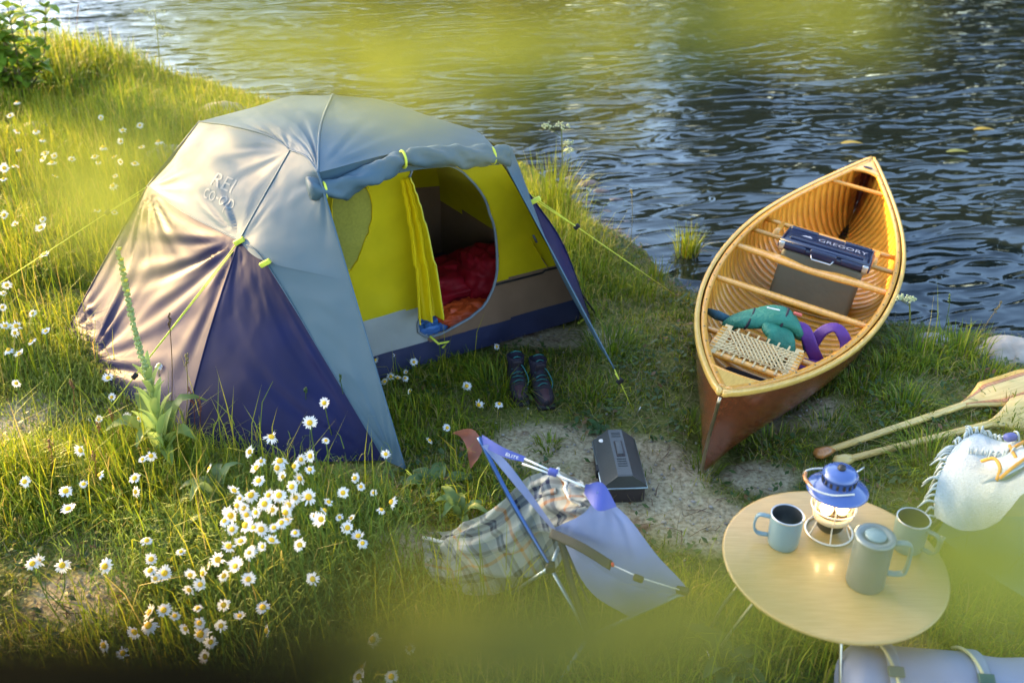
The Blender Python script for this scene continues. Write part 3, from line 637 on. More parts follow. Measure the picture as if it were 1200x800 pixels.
G().add([(-.155, .01, .3625), (-.09, .01, .3625), (-.11, .045, .3625), (-.12, .032, .3625), (-.13, .038, .3625)], [(0, 1, 2, 3, 4)]).obj('emblem', bpy.data.materials['grey_print'], lid, smooth=False)
in_canoe(cr, (.03, .24, .03), rz=.02, rx=-.05)
# green life vest, purple harness, red straps
GREEN = M('green_nylon', (.025, .17, .11), rough=.6, spec=.3, var=.15, scale=14, bump=.9, bscale=42); PURP = M('purple_webbing', (.10, .022, .19), rough=.6, var=.12, scale=20, bump=.2, bscale=80)
TEAL = M('dark_teal_mesh', (.03, .09, .12), rough=.8, var=.2, scale=60); RSTR = M('red_strap', (.38, .012, .018), rough=.55); BLK2 = M('black_fabric', (.015, .013, .02), rough=.8, var=.3)
vest = thing('life_vest', 'green padded life vest with dark lining behind the cane seat', 'life vest')
def arch(P, w, h, seed, n=36, k=20):
    Pc = crom(P, n); V = []
    for i, p in enumerate(Pc):
        t = i / (n - 1); tg = Pc[min(i + 1, n - 1)] - Pc[max(i - 1, 0)]; tg /= np.linalg.norm(tg); upv = np.array([0, 0, 1.]); sd = np.cross(tg, upv); sd /= max(np.linalg.norm(sd), 1e-6); u2 = np.cross(sd, tg)
        e = (1 - (2 * t - 1) ** 6) ** .5 * .9 + .1
        for j in range(k):
            a = 2 * math.pi * j / k; r_ = e * (1 + .10 * mnoise.noise(Vector((t * 5, math.cos(a), math.sin(a) + seed))) + .06 * mnoise.noise(Vector((t * 26, math.cos(a) * 2, math.sin(a) * 2 + seed))))
            V.append(p + sd * (w * math.copysign(abs(math.cos(a)) ** .7, math.cos(a)) * r_) + u2 * (h * math.copysign(abs(math.sin(a)) ** .8, math.sin(a)) * r_))
    F = [(i * k + j, i * k + (j + 1) % k, (i + 1) * k + (j + 1) % k, (i + 1) * k + j) for i in range(n - 1) for j in range(k)] + [tuple(range(k - 1, -1, -1)), tuple((n - 1) * k + j for j in range(k))]
    return G().add(V, F)
arch([(-.20, .02, .02), (-.08, .0, .10), (.06, .02, .14), (.16, .05, .06)], .085, .032, 1).obj('back_pad', GREEN, vest)
arch([(.0, -.03, .12), (.07, -.10, .09), (.09, -.14, -.01)], .068, .028, 2).obj('front_pad', GREEN, vest)
G().tube([(-.16, -.05, .01), (0, -.1, .0), (.1, -.12, -.02)], .03, 10).obj('lining', BLK2, vest); G().tube([(-.30, .05, .05), (-.24, .02, .055), (-.18, .02, .05)], [.012, .025, .02], 8).obj('collar', TEAL, vest)
G().box((.11, .045, .165), (.04, .018, .012), .004).obj('patch', M('coral_patch', (.6, .12, .08)), vest); G().box((.0, -.02, .185), (.06, .008, .004), .001, Matrix.Rotation(.2, 3, 'Z')).obj('print', PRINT, vest)
for q in ((-.09, .0, .095), (.055, .02, .135)):
    G().tube([(q[0] + .01 * math.sin(a), q[1] + .09 * math.cos(a), q[2] + .037 * math.sin(a)) for a in np.linspace(0, 6.283, 25)[:-1]], .006, 6, closed=True).obj('webbing', BLK2, vest)
G().box((.058, -.058, .145), (.03, .02, .014), .004).obj('buckle', BLACK, vest)
in_canoe(vest, (-.03, -.82, .225), rz=.1)
hn = thing('harness', 'purple padded shoulder straps looped beside the green vest', 'harness')
def strap(P, w, mat, name, par, th_=.012):
    q = crom(P, 30); tg = np.gradient(q, axis=0); tg /= np.linalg.norm(tg, axis=1, keepdims=True); fc = np.array([-.25, -.62, .74]); sdv = np.cross(tg, fc + .25 * np.sin(np.linspace(0, 6, 30))[:, None]); sdv /= np.linalg.norm(sdv, axis=1, keepdims=True); up = np.cross(tg, sdv); up /= np.linalg.norm(up, axis=1, keepdims=True)
    return G().sweep(q, sdv, up, w, th_).obj(name, mat, par)
strap([(-.12, 0, -.03), (-.10, .02, .08), (-.04, .01, .11), (.03, -.02, .03), (.07, -.02, -.02)], .06, PURP, 'shoulder_strap', hn, .010); strap([(.02, .08, -.03), (.05, .1, .08), (.11, .1, .12), (.17, .06, .06), (.14, .0, -.01), (.02, -.05, -.04)], .055, PURP, 'shoulder_strap', hn, .010)
strap([(-.11, .02, -.04), (-.08, .045, .07), (-.03, .03, .095), (.02, .0, .02)], .06, TEAL, 'strap_lining', hn, .008); strap([(-.15, -.03, -.04), (.0, -.06, -.03), (.12, -.03, -.03)], .06, PURP, 'hip_belt', hn, .03)
in_canoe(hn, (.165, -.82, .24), rz=.15)
kit = thing('day_pack', 'black bag with red straps stowed under the cane seat', 'bag')
G().box((0, 0, .05), (.20, .22, .10), .03, seg=3).obj('bag_body', BLK2, kit); G().box((-.06, -.05, .105), (.10, .035, .012), .004, Matrix.Rotation(.1, 3, 'Z')).obj('strap', RSTR, kit); G().box((.07, -.06, .105), (.05, .07, .016), .005).obj('strap', RSTR, kit)
in_canoe(kit, (0, -1.38, .19))

# ------------------------------------------------------------------ paddles
PADW = M_wood('paddle_basswood', (.56, .38, .10), (.68, .50, .17), coat=.3, stretch=(1.5, 25, 25)); PADB = M_wood('paddle_brown', (.35, .13, .03), (.5, .22, .06), coat=.4)
def paddle(a, b, label, tilt):
    a, b = np.array(a), np.array(b); d = b - a; Ln = np.linalg.norm(d)
    o = thing('paddle', label, 'paddle', a, 0, 'paddles lying on the grass'); o.rotation_mode = 'QUATERNION'; o.rotation_quaternion = Vector(d).to_track_quat('X', 'Z') @ Vector((1, 0, 0)).rotation_difference(Vector((1, 0, 0))) @ Matrix.Rotation(tilt, 3, 'X').to_quaternion()
    sh = Ln * .62
    G().tube([(.02, 0, 0), (sh * .4, 0, 0), (sh, 0, 0), (sh + .10, 0, 0)], [.0145, .0155, .016, .010], 12).obj('shaft', PADW, o)
    gr = G(); n = 14
    gr.tube([(-.035, 0, 0), (-.02, 0, 0), (.02, 0, 0), (.06, 0, 0)], [.016, .028, .026, .0145], 14, flat=.75).obj('grip', PADB if tilt < .2 else PADW, o)
    def blade(w0, w1, nm, mat, z=1.0):
        V = []; xs = np.linspace(sh - .02, Ln, 30)
        for x in xs:
            t = (x - xs[0]) / (xs[-1] - xs[0]); w = .016 + .075 * min(1, (t / .35)) ** 1.3 - .03 * max(0, (t - .8) / .2) ** 2.5; h = (.012 * (1 - t) + .004) * z
            for sgn in (1, -1):
                for q in np.linspace(w0, w1, 5)[::sgn]: V.append((x, q * w, sgn * h * (1 - .5 * q * q)))
        F = [(i * 10 + k, i * 10 + (k + 1) % 10, (i + 1) * 10 + (k + 1) % 10, (i + 1) * 10 + k) for i in range(29) for k in range(10)] + [tuple(range(9, -1, -1)), tuple(290 + k for k in range(10))]
        return G().add(V, F).obj(nm, mat, o)
    blade(-1, 1, 'blade', PADW)
    if tilt < .2:
        for q in (-.62, .62): blade(q - .12, q + .12, 'blade_stripe', PADB, 1.08)
    return o
z_ = np.array([0, 0, .035]); paddle(gp(962, 538) + z_, gp(1222, 455) + z_ * 1.8, 'upper paddle with brown striped blade and a brown knob grip', .1); paddle(gp(985, 546) + z_ * .8, gp(1262, 478) + z_, 'lower plain pale paddle lying half hidden behind the lantern', .5)

# ------------------------------------------------------------------ camp table and what stands on it
BAMB = M_wood('bamboo', (.37, .25, .085), (.46, .32, .125), rough=.35, coat=.25, stretch=(2, 40, 40), bump=.03)
ENAM = M('pale_blue_enamel', (.16, .245, .265), rough=.34, var=.04, scale=9, bump=.05, bscale=200)
INSIDE = M('steel_inside', (.26, .28, .27), rough=.35, metal=.9, var=.1)
TX, TY, TZ, TR = .985, 2.27, .38, .335
tz0 = float(ht(TX, TY))
tb = thing('camp_table', 'low round bamboo table on thin steel legs', 'table', (TX, TY, tz0))
G().lathe([(0.0, -.018), (TR - .012, -.018), (TR - .003, -.014), (TR, -.007), (TR - .002, -.001), (TR - .01, 0), (0, 0)], 96, (0, 0, TZ)).obj('table_top', BAMB, tb)
for an in (3.2, 4.8, 0.05, 1.65):
    d = np.array([math.cos(an), math.sin(an), 0]); n_ = np.array([-d[1], d[0], 0])
    G().tube(crom([d * .2 + n_ * .05 + [0, 0, TZ - .02], d * .30 + n_ * .055 + [0, 0, .16], d * .345 + n_ * .04 + [0, 0, .012], d * .35 + [0, 0, .006], d * .345 - n_ * .04 + [0, 0, .012], d * .30 - n_ * .055 + [0, 0, .16], d * .2 - n_ * .05 + [0, 0, TZ - .02]], 40), .0055, 8).obj('leg', STEEL, tb)
def on_table(px, py): p = at(px, py, TZ + tz0); return np.array([p[0], p[1], TZ + tz0])
def handle(g, r, z0, z1, out, w=.016, t=.007, ang=0.0):
    P = crom([(r - .002, 0, z1), (r + out * .75, 0, z1 + .002), (r + out, 0, z1 - .018), (r + out, 0, z0 + .02), (r + out * .7, 0, z0 + .002), (r - .002, 0, z0)], 34)
    tg = np.gradient(P, axis=0); tg /= np.linalg.norm(tg, axis=1, keepdims=True); sd = np.tile([0, 1., 0], (34, 1)); up = np.cross(tg, sd)
    c, s = math.cos(ang), math.sin(ang); Rm = np.array([[c, -s, 0], [s, c, 0], [0, 0, 1]])
    return g.sweep(P @ Rm.T, sd @ Rm.T, up @ Rm.T, w, t)
def mug(c, ang, r, h, label):
    o = thing('mug', label, 'mug', c, 0, 'enamel mugs on the camp table')
    G().lathe([(0, .0), (r * .86, .0), (r * .92, .004), (r * .97, .03), (r, h * .8), (r, h - .004)], 48).obj('mug_body', ENAM, o)
    G().lathe([(r, h - .004), (r + .0012, h), (r - .001, h + .0025), (r - .004, h)], 48).obj('rim', STEEL, o)
    G().lathe([(r - .004, h), (r - .006, .03), (r * .8, .008), (0, .008)], 48).obj('mug_inside', INSIDE, o)
    handle(G(), r, h * .22, h * .84, .042, ang=ang).obj('handle', ENAM, o)
mug(on_table(917, 636), 2.9, .050, .115, 'pale blue mug left of the lantern, handle to the left'); mug(on_table(1062, 640), -.9, .050, .115, 'pale blue mug behind the lidded jug at the table edge')
JUGM = M('brushed_grey_steel', (.20, .235, .235), rough=.36, metal=.55, var=.05, scale=20)
jg = thing('lidded_jug', 'tall pale insulated jug with a lid in front of the lantern', 'jug', on_table(1013, 682)); r, h = .055, .172
G().lathe([(0, 0), (r * .95, 0), (r, .006), (r, h - .01), (r - .001, h)], 56).obj('jug_body', JUGM, jg)
l_ = G().lathe([(r + .003, h - .003), (r + .004, h + .006), (r, h + .011), (r * .72, h + .012), (r * .68, h + .008), (0, h + .008)], 56).obj('lid', JUGM, jg); G().lathe([(0, h + .016), (r * .5, h + .016), (r * .55, h + .012), (r * .55, h + .006)], 40).obj('lid_button', ENAM, l_)
handle(G(), r, .045, h - .012, .05, .02, .009, -.15).obj('handle', ENAM, jg)
# lantern
BLU = M('blue_enamel', (.055, .105, .30), rough=.18, var=.05, coat=.6); BRZ = M('burner_black', (.02, .018, .016), rough=.5); CRM = M('cream_collar', (.70, .56, .32), rough=.4)
GLASS = bpy.data.materials.new('clear_glass'); GLASS.use_nodes = True; N = GLASS.node_tree.nodes; L = GLASS.node_tree.links
lw = N.new('ShaderNodeLayerWeight'); lw.inputs[0].default_value = .25; g1 = N.new('ShaderNodeBsdfTransparent'); g2 = N.new('ShaderNodeBsdfGlossy'); g2.inputs['Roughness'].default_value = .03; g3 = N.new('ShaderNodeMixShader')
L.new(lw.outputs['Facing'], g3.inputs[0]); L.new(g1.outputs[0], g3.inputs[1]); L.new(g2.outputs[0], g3.inputs[2]); L.new(g3.outputs[0], N['Material Output'].inputs[0]); N.remove(N['Principled BSDF'])
GLOW = M('mantle_glow', (1, .6, .25), em=(1., .58, .2), ems=5.5, scale=70, col2=(.8, .35, .1)); FLAME = M('flame_glow', (1, .8, .5), em=(1., .75, .38), ems=45.0)
WIRE = M('cream_wire', (.75, .70, .58), rough=.35, metal=.3)
ln = thing('lantern', 'lit blue enamel lantern with a wire cage on the camp table', 'lantern', on_table(971, 622))
G().tube([(.072 * math.cos(a), .072 * math.sin(a), .004) for a in np.linspace(0, 6.283, 41)[:-1]], .0035, 8, closed=True).obj('base_ring', WIRE, ln)
G().lathe([(0, .016), (.034, .016), (.040, .024), (.046, .052), (.050, .06)], 40).obj('burner', BRZ, ln)
G().lathe([(.050, .058), (.058, .061), (.060, .076), (.052, .080)], 40).obj('collar', CRM, ln)
G().lathe([(.052, .080), (.060, .10), (.062, .135), (.056, .16), (.05, .168)], 48).obj('globe', GLASS, ln)
for k in range(6):
    a = k * math.pi / 3 + .3; c_, s_ = math.cos(a), math.sin(a)
    G().tube(crom([(.072 * c_, .072 * s_, .004), (.052 * c_, .052 * s_, .05), (.062 * c_, .062 * s_, .08), (.070 * c_, .070 * s_, .12), (.062 * c_, .062 * s_, .172)], 20), .0022, 6).obj('cage_wire', WIRE, ln)
G().tube([(.069 * math.cos(a), .069 * math.sin(a), .105) for a in np.linspace(0, 6.283, 41)[:-1]], .0022, 6, closed=True).obj('cage_ring', WIRE, ln)
for x in (-.026, .022):
    V = []; 
    G().lathe([(0, -.020), (.015, -.017), (.021, 0), (.017, .018), (.006, .028), (0, .029)], 18, (x, -.012, .104)).obj('mantle', GLOW, ln); G().lathe([(0, -.008), (.006, -.004), (.0065, .004), (.002, .018), (0, .024)], 14, (x, -.026, .132)).obj('flame', FLAME, ln)
sh = G().lathe([(.05, .172), (.092, .166), (.094, .169), (.088, .174), (.062, .19), (.052, .197)], 56).obj('shade', BLU, ln)
G().lathe([(.050, .194), (.050, .222), (.054, .224), (.054, .229), (.04, .243), (.0, .247)], 48).obj('chimney_cap', BLU, ln)
g = G()
for k in range(16): a = k * math.pi / 8; g.box((.0505 * math.cos(a), .0505 * math.sin(a), .208), (.004, .008, .016), .001, Matrix.Rotation(a, 3, 'Z'))
g.obj('vent_slot', BRZ, ln); G().lathe([(.012, .245), (.013, .25), (.010, .258), (0, .26)], 20).obj('cap_knob', BRZ, ln)
bl = G().tube(crom([(.03, -.060, .196), (-.04, -.066, .198), (-.09, -.045, .205), (-.105, 0, .21), (-.09, .045, .205), (-.04, .066, .198), (.03, .060, .196)], 50), .003, 8).obj('bail_handle', WIRE, ln)
G().tube(crom([(-.094, -.035, .205), (-.106, 0, .21), (-.094, .035, .205)], 12), .006, 8).obj('wood_grip', PADB, bl); G().tube([(.05, .02, .212), (.085, .04, .222)], .0025, 6).obj('control_stem', STEEL, ln)

# ------------------------------------------------------------------ camp chair
LILAC = M('chair_mesh_lilac', (.19, .25, .46), rough=.6, var=.06, scale=14, trans=.35); INDIGO = M('indigo_fabric', (.07, .09, .33), rough=.55, var=.08, trans=.1); POLE = M('blue_alloy', (.05, .10, .24), rough=.3, metal=.8); GREYP = M('grey_alloy', (.30, .38, .42), rough=.35, metal=.8)
WHITEC = M('white_cord', (.75, .75, .72), rough=.6)
TLc, TRc, SRc, SBc = at(563, 514, .64), at(700, 575, .60), at(806, 691, .30), at(738, 722, .27)
HUB, JT = at(690, 745, .13), at(645, 664, .30)
chr_ = thing('camp_chair', 'sling camp chair with lilac mesh seat and indigo head strap', 'camp chair', (HUB[0], HUB[1], 0)); CO = (HUB[0], HUB[1], 0)
def cpt(px, py, z): return at(px, py, z)
mid = cpt(648, 628, .38)
A = coons([cpt(652, 622, .34), cpt(690, 690, .25), SBc], [cpt(640, 640, .44), cpt(668, 612, .50), cpt(705, 590, .58)][0:0] + [cpt(650, 618, .40), cpt(685, 600, .52), TRc], [cpt(652, 622, .34), cpt(650, 618, .40)], [SBc, cpt(785, 702, .27), SRc, cpt(770, 650, .38), cpt(735, 605, .51), TRc], 36, 36)
G().grid(wr(A, .016, 71, (2, 2), [(1., 1., 8, .02, .4), (1., 0., 8, .02, .4), (0., .5, 7, .02, .4)], sag=.03)).obj('seat_sling', LILAC, chr_, origin=CO)
A = coons([cpt(652, 622, .36), cpt(640, 612, .38), cpt(565, 522, .63)], [cpt(652, 620, .40), cpt(600, 548, .555), cpt(572, 520, .635)], [cpt(652, 622, .36), cpt(652, 620, .40)], [cpt(565, 522, .63), cpt(572, 520, .635)], 40, 8)
G().grid(A).obj('back_sling', LILAC, chr_, origin=CO)
sA = coons([cpt(563, 522, .62), cpt(590, 535, .615), cpt(613, 541, .61)], [cpt(565, 509, .65), cpt(590, 524, .64), cpt(616, 535, .62)], [cpt(563, 522, .62), cpt(565, 509, .65)], [cpt(613, 541, .61), cpt(616, 535, .62)], 30, 8)
hs = G().grid(sA).obj('head_strap', INDIGO, chr_, origin=CO)
lettering('ELITE', sA, .62, .88, .25, .62, PRINT, hs, CO, off=.003)
cpn = coons([cpt(684, 578, .56), cpt(700, 598, .56), cpt(722, 594, .55)], [cpt(686, 568, .60), cpt(706, 566, .61), cpt(722, 592, .555)], [cpt(684, 578, .56), cpt(686, 568, .60)], [cpt(722, 594, .55), cpt(722, 592, .555)], 20, 10)
G().grid(cpn + np.array([0, -.004, .004])).obj('corner_patch', INDIGO, chr_, origin=CO)
cd = G().tube([cpt(614, 537, .615), cpt(645, 551, .612)], .003, 6).tube([cpt(612, 543, .61), cpt(643, 554, .61)], .003, 6).tube([cpt(650, 555, .611), cpt(685, 570, .60)], .003, 6).obj('cord', WHITEC, chr_, origin=CO)
G().box(cpt(648, 553, .612), (.03, .02, .02), .005, Matrix.Rotation(-.4, 3, 'Z')).obj('cord_slider', INDIGO, cd, origin=CO)
G().tube(crom([cpt(561, 512, .64), cpt(600, 588, .48), JT], 20), .0075, 10).obj('frame_pole', POLE, chr_, origin=CO)
G().tube(crom([cpt(656, 628, .42), cpt(672, 690, .27), HUB], 16), .010, 10).obj('frame_pole', BLACK, chr_, origin=CO)
for a, b in ((JT, HUB), (JT, cpt(600, 694, .03)), (HUB, cpt(655, 800, .015)), (HUB, SRc), (JT, cpt(655, 640, .34))):
    G().tube([a, b], .0065, 10).obj('frame_leg', GREYP, chr_, origin=CO)
for p in (HUB, JT): G().box(p, (.03, .03, .035), .008).obj('hub', BLACK, chr_, origin=CO)
sA2 = crom([cpt(645, 624, .42), cpt(680, 640, .43), cpt(716, 662, .41)], 20)
G().sweep(sA2, np.tile([.3, .5, .8], (20, 1)), np.tile([.4, -.8, .4], (20, 1)), .030, .004).obj('side_strap', BLACK, chr_, origin=CO)
s2 = G().tube([cpt(717, 661, .41), cpt(750, 676, .38), cpt(796, 690, .31)], .0025, 6).obj('cord', WHITEC, chr_, origin=CO); G().box(cpt(748, 677, .385), (.032, .018, .018), .006, Matrix.Rotation(-.5, 3, 'Z')).obj('cord_lock', BLACK, s2, origin=CO)
G().tube(crom([cpt(662, 640, .36), cpt(676, 672, .30), cpt(683, 690, .27), cpt(690, 705, .26)], 20), .004, 6).obj('loose_strap', BLACK, chr_, origin=CO); G().box(cpt(800, 691, .30), (.04, .022, .02), .006, Matrix.Rotation(-.4, 3, 'Z')).obj('corner_cap', BLACK, chr_, origin=CO); G().box(cpt(718, 661, .415), (.008, .012, .010), .002).obj('stitch_tab', RSTR, chr_, origin=CO)

# ------------------------------------------------------------------ plaid blanket
PLAID = bpy.data.materials.new('plaid_wool'); PLAID.use_nodes = True; N = PLAID.node_tree.nodes; L = PLAID.node_tree.links; P = N['Principled BSDF']
uvn = N.new('ShaderNodeUVMap'); sx = N.new('ShaderNodeSeparateXYZ'); L.new(uvn.outputs[0], sx.inputs[0])
def bands(out, pos, cols):
    fr_ = N.new('ShaderNodeMath'); fr_.operation = 'FRACT'; L.new(out, fr_.inputs[0]); r = N.new('ShaderNodeValToRGB'); r.color_ramp.interpolation = 'CONSTANT'; e = r.color_ramp.elements
    e[0].position = 0; e[0].color = (*cols[0], 1); e[1].position = pos[1]; e[1].color = (*cols[1], 1)
    for p_, c_ in zip(pos[2:], cols[2:]): e.new(p_).color = (*c_, 1)
    L.new(fr_.outputs[0], r.inputs[0]); return r.outputs[0]
cr_, gr_, nv, og = (.38, .37, .29), (.15, .18, .19), (.018, .022, .05), (.48, .21, .05)
pos = [0, .16, .22, .27, .33, .50, .56, .70, .76, .82]; cl = [cr_, nv, gr_, nv, cr_, og, cr_, gr_, nv, gr_]
u_ = bands(sx.outputs[0], pos, cl); v_ = bands(sx.outputs[1], pos, cl); ck = nd('ShaderNodeTexNoise', Scale=500., Detail=2.)
mu = N.new('ShaderNodeMixRGB'); mu.inputs[0].default_value = .5; mu.blend_type = 'MIX'; L.new(u_, mu.inputs[1]); L.new(v_, mu.inputs[2]); L.new(mu.outputs[0], P.inputs['Base Color']); P.inputs['Roughness'].default_value = .95; P.inputs['Sheen Weight'].default_value = .3; P.inputs['Specular IOR Level'].default_value = .1
bq = nd('ShaderNodeBump', Strength=.35, Distance=.004); L.new(ck.outputs['Fac'], bq.inputs['Height']); L.new(bq.outputs[0], P.inputs['Normal'])
def cloth(name, A, mat, par, origin, uvs=(3, 2), folds=(), seed=0, amp=.01):
    m, n = A.shape[:2]; u = np.linspace(0, 1, n)[None, :] + np.zeros((m, 1)); v = np.linspace(0, 1, m)[:, None] + np.zeros((1, n)); w = amp * (fbm(u * 6, v * 6, seed) - .45)
    for (k, l, ph, a, bend) in folds: w = w + a * np.sin((u + bend * np.sin(v * 3)) * k + v * l + ph)
    B_ = A + normals(A) * w[..., None]
    return G().grid(B_).obj(name, mat, par, origin=origin, uv=np.stack([u * uvs[0], v * uvs[1]], -1).reshape(-1, 2)), B_
bo = tuple(gp(585, 665)); bk_ = thing('plaid_blanket', 'crumpled cream and navy plaid blanket spilling from the camp chair on to the grass', 'blanket', bo)
A = coons([cpt(545, 694, .03), cpt(590, 690, .03), cpt(640, 668, .06), cpt(668, 640, .18)], [cpt(510, 622, .10), cpt(570, 600, .30), cpt(618, 560, .42), cpt(652, 558, .44)], [cpt(545, 694, .03), cpt(528, 665, .11), cpt(510, 622, .10)], [cpt(668, 640, .18), cpt(660, 600, .34), cpt(652, 558, .44)], 70, 50)
cl_, B_ = cloth('main_fold', A, PLAID, bk_, bo, (2.6, 1.5), [(9, 3, 0, .022, .5), (17, -7, 1, .012, .8), (4, 14, 2, .012, .6)], 3, .05)
A = coons([cpt(520, 690, .02), cpt(548, 694, .02), cpt(580, 690, .02)], [cpt(498, 632, .05), cpt(530, 640, .11), cpt(572, 670, .08)], [cpt(520, 690, .02), cpt(500, 668, .03), cpt(498, 632, .05)], [cpt(580, 690, .02), cpt(580, 682, .05), cpt(572, 670, .08)], 40, 30)
lf, B2_ = cloth('edge_fold', A, PLAID, bk_, bo, (1.3, 1.0), [(8, 6, 0, .014, .6)], 5, .03)
WOOL = M('cream_stitching', (.68, .64, .54), rough=.95)
G().tube([B2_[-1, j] + np.array([0, 0, .004]) for j in range(40)], .007, 6).obj('bound_edge', WOOL, lf, origin=bo)
A = coons([cpt(660, 640, .30), cpt(690, 605, .46)], [cpt(625, 566, .41), cpt(652, 556, .46), cpt(684, 574, .50)], [cpt(660, 640, .30), cpt(630, 600, .36), cpt(625, 566, .41)], [cpt(690, 605, .46), cpt(690, 590, .48), cpt(684, 574, .50)], 44, 36)
tf, B3_ = cloth('upper_fold', A + np.array([0, .03, 0]), PLAID, bk_, bo, (1.1, 1.0), [(11, 6, .5, .016, .8)], 7, .035)
G().tube([B3_[int(35 - 24 * j / 29), int(20 + 12 * j / 29)] + np.array([0, -.003, .006]) for j in range(30)], .007, 6).obj('bound_edge', WOOL, tf, origin=bo)
G().tube(crom([B3_[20, 40], B3_[26, 43] + np.array([.01, 0, .01]), cpt(688, 584, .42), cpt(672, 600, .40)], 20), .018, 8).obj('tail_fold', PLAID, bk_, origin=bo)

# ------------------------------------------------------------------ tackle box
BOXM = M('dark_grey_plastic', (.055, .062, .062), rough=.42, var=.1, scale=6, bump=.08, bscale=120); BOXD = M('brown_black_plastic', (.035, .026, .026), rough=.5, var=.15)
bp_ = gp(724, 562); bx = thing('tackle_box', 'dark grey plastic tackle box with a ridged lid on the bare earth', 'box', bp_, .05)
w, l, h = .165, .30, .125
G().box((0, 0, h * .33), (w, l, h * .62), .012, seg=3, taper=1.0).obj('box_body', BOXD, bx)
prof = [(-w / 2 - .004, .62), (-w / 2 - .004, .70), (-w / 2 + .004, .74), (-.028, 1.12), (.028, 1.12), (w / 2 - .004, .78), (w / 2 + .004, .70), (w / 2 + .004, .62)]
g = G(); ys = [(-l / 2 - .004, .97), (-l / 2 + .006, 1), (l / 2 - .006, 1), (l / 2 + .004, .97)]
V = [(x, y, h * .62 + (z - .62) * h * k) for y, k in ys for x, z in prof]; np_ = len(prof)
lidb = g.add(V, [(i * np_ + k, (i + 1) * np_ + k, (i + 1) * np_ + k + 1, i * np_ + k + 1) for i in range(3) for k in range(np_ - 1)] + [tuple(range(np_)), tuple(3 * np_ + k for k in range(np_ - 1, -1, -1))]).obj('lid', BOXM, bx, smooth=False)
zt = h * .62 + .5 * h
hd = G().box((0, .02, zt + .004), (.026, .085, .008), .003).obj('handle', BOXM, lidb); G().box((.002, .02, zt + .001), (.034, .098, .004), .001).obj('handle_recess', BOXD, lidb)
G().tube([(x, y, h * .62) for x, y in ((-w / 2 - .004, -l / 2 - .004), (w / 2 + .004, -l / 2 - .004), (w / 2 + .004, l / 2 + .004), (-w / 2 - .004, l / 2 + .004))], .005, 6, closed=True).obj('lid_rim', GREYP, lidb)
for y in (-.09, -.075, -.06, -.045, .105, .12, .13): G().box((0, y, zt + .001), (.036, .006, .003), .001).obj('lid_rib', BOXM, lidb)
G(); G().lathe([(0, .003), (.010, .003), (.011, 0)], 16, (-.058, .11, h * .62 + .3 * h)).obj('sticker', PRINT, lidb); G().box((-w / 2 - .008, -.03, h * .55), (.012, .04, .04), .003).obj('latch', BLACK, bx)

# ------------------------------------------------------------------ boots
LEA = M('boot_dark_suede', (.014, .010, .016), rough=.75, var=.3, scale=20, bump=.3, bscale=60); TOE = M('boot_toe_plum', (.045, .016, .02), rough=.6, var=.2); SOLE = M('boot_sole', (.015, .014, .016), rough=.8); LACE = M('teal_lace', (.012, .12, .115), rough=.6); RIMB = M('boot_collar', (.012, .009, .022), rough=.8)
def boot(c, rz, label):
    o = thing('hiking_boot', label, 'boot', c, rz, 'pair of hiking boots by the tent door'); o.scale = (.88,) * 3
    V = []; k = 20; sec = [(-.125, .030, .07, .035), (-.12, .036, .09, .05), (-.09, .042, .105, .06), (-.03, .044, .10, .055), (.03, .046, .085, .05), (.08, .048, .066, .038), (.12, .044, .055, .028), (.145, .03, .042, .02), (.152, .01, .03, .014)]
    for y, wx_, top, _ in sec:
        for j in range(k):
            a = 2 * math.pi * j / k; V.append((wx_ * math.copysign(abs(math.cos(a)) ** .8, math.cos(a)), y, .022 + top * .5 + top * .5 * math.copysign(abs(math.sin(a)) ** .7, math.sin(a))))
    up = G().add(V, [(i * k + j, i * k + (j + 1) % k, (i + 1) * k + (j + 1) % k, (i + 1) * k + j) for i in range(len(sec) - 1) for j in range(k)] + [tuple(range(k - 1, -1, -1)), tuple((len(sec) - 1) * k + j for j in range(k))]).obj('upper', LEA, o)
    V = []
    for z, r1, r2, yc in ((.09, .042, .072, -.05), (.12, .041, .062, -.06), (.15, .044, .062, -.068), (.175, .047, .064, -.07), (.178, .040, .056, -.07), (.12, .034, .05, -.065)):
        for j in range(k): a = 2 * math.pi * j / k; V.append((r1 * math.cos(a), yc + r2 * math.sin(a), z + .012 * math.sin(a)))
    G().add(V, [(i * k + j, i * k + (j + 1) % k, (i + 1) * k + (j + 1) % k, (i + 1) * k + j) for i in range(5) for j in range(k)]).obj('ankle', RIMB, o)
    G().box((0, .012, .014), (.094, .285, .028), .012, seg=3).obj('sole', SOLE, o)
    V = []; k2 = 14
    for i in range(7):
        t = i / 6; an = t * 1.45; yy = .085 + .066 * math.sin(an); ww = .049 * math.cos(an * .85); tp = .066 - .03 * t
        for j in range(k2): a = math.pi * j / (k2 - 1); V.append((ww * math.cos(a) * 1.04, yy, .024 + tp * math.sin(a) * 1.04))
    G().add(V, [(i * k2 + j, i * k2 + j + 1, (i + 1) * k2 + j + 1, (i + 1) * k2 + j) for i in range(6) for j in range(k2 - 1)]).obj('toe_cap', TOE, o)
    for i in range(6):
        y = .055 - .021 * i; z = .098 + .012 * i + (.01 * i if i > 3 else 0)
        G().tube(crom([(-.028, y - .006, z - .006), (0, y + .004, z + .008), (.028, y + .006 * (-1) ** i, z - .006)], 8), .0032, 5).obj('lace', LACE, o)
    G().tube(crom([(0, -.03, .165), (-.03, .01, .15), (-.052, .05, .10), (-.04, .07, .06)], 16), .003, 5).obj('lace', LACE, o); G().box((0, -.012, .145), (.05, .016, .085), .007, Matrix.Rotation(-.35, 3, 'X')).obj('tongue', LEA, o)
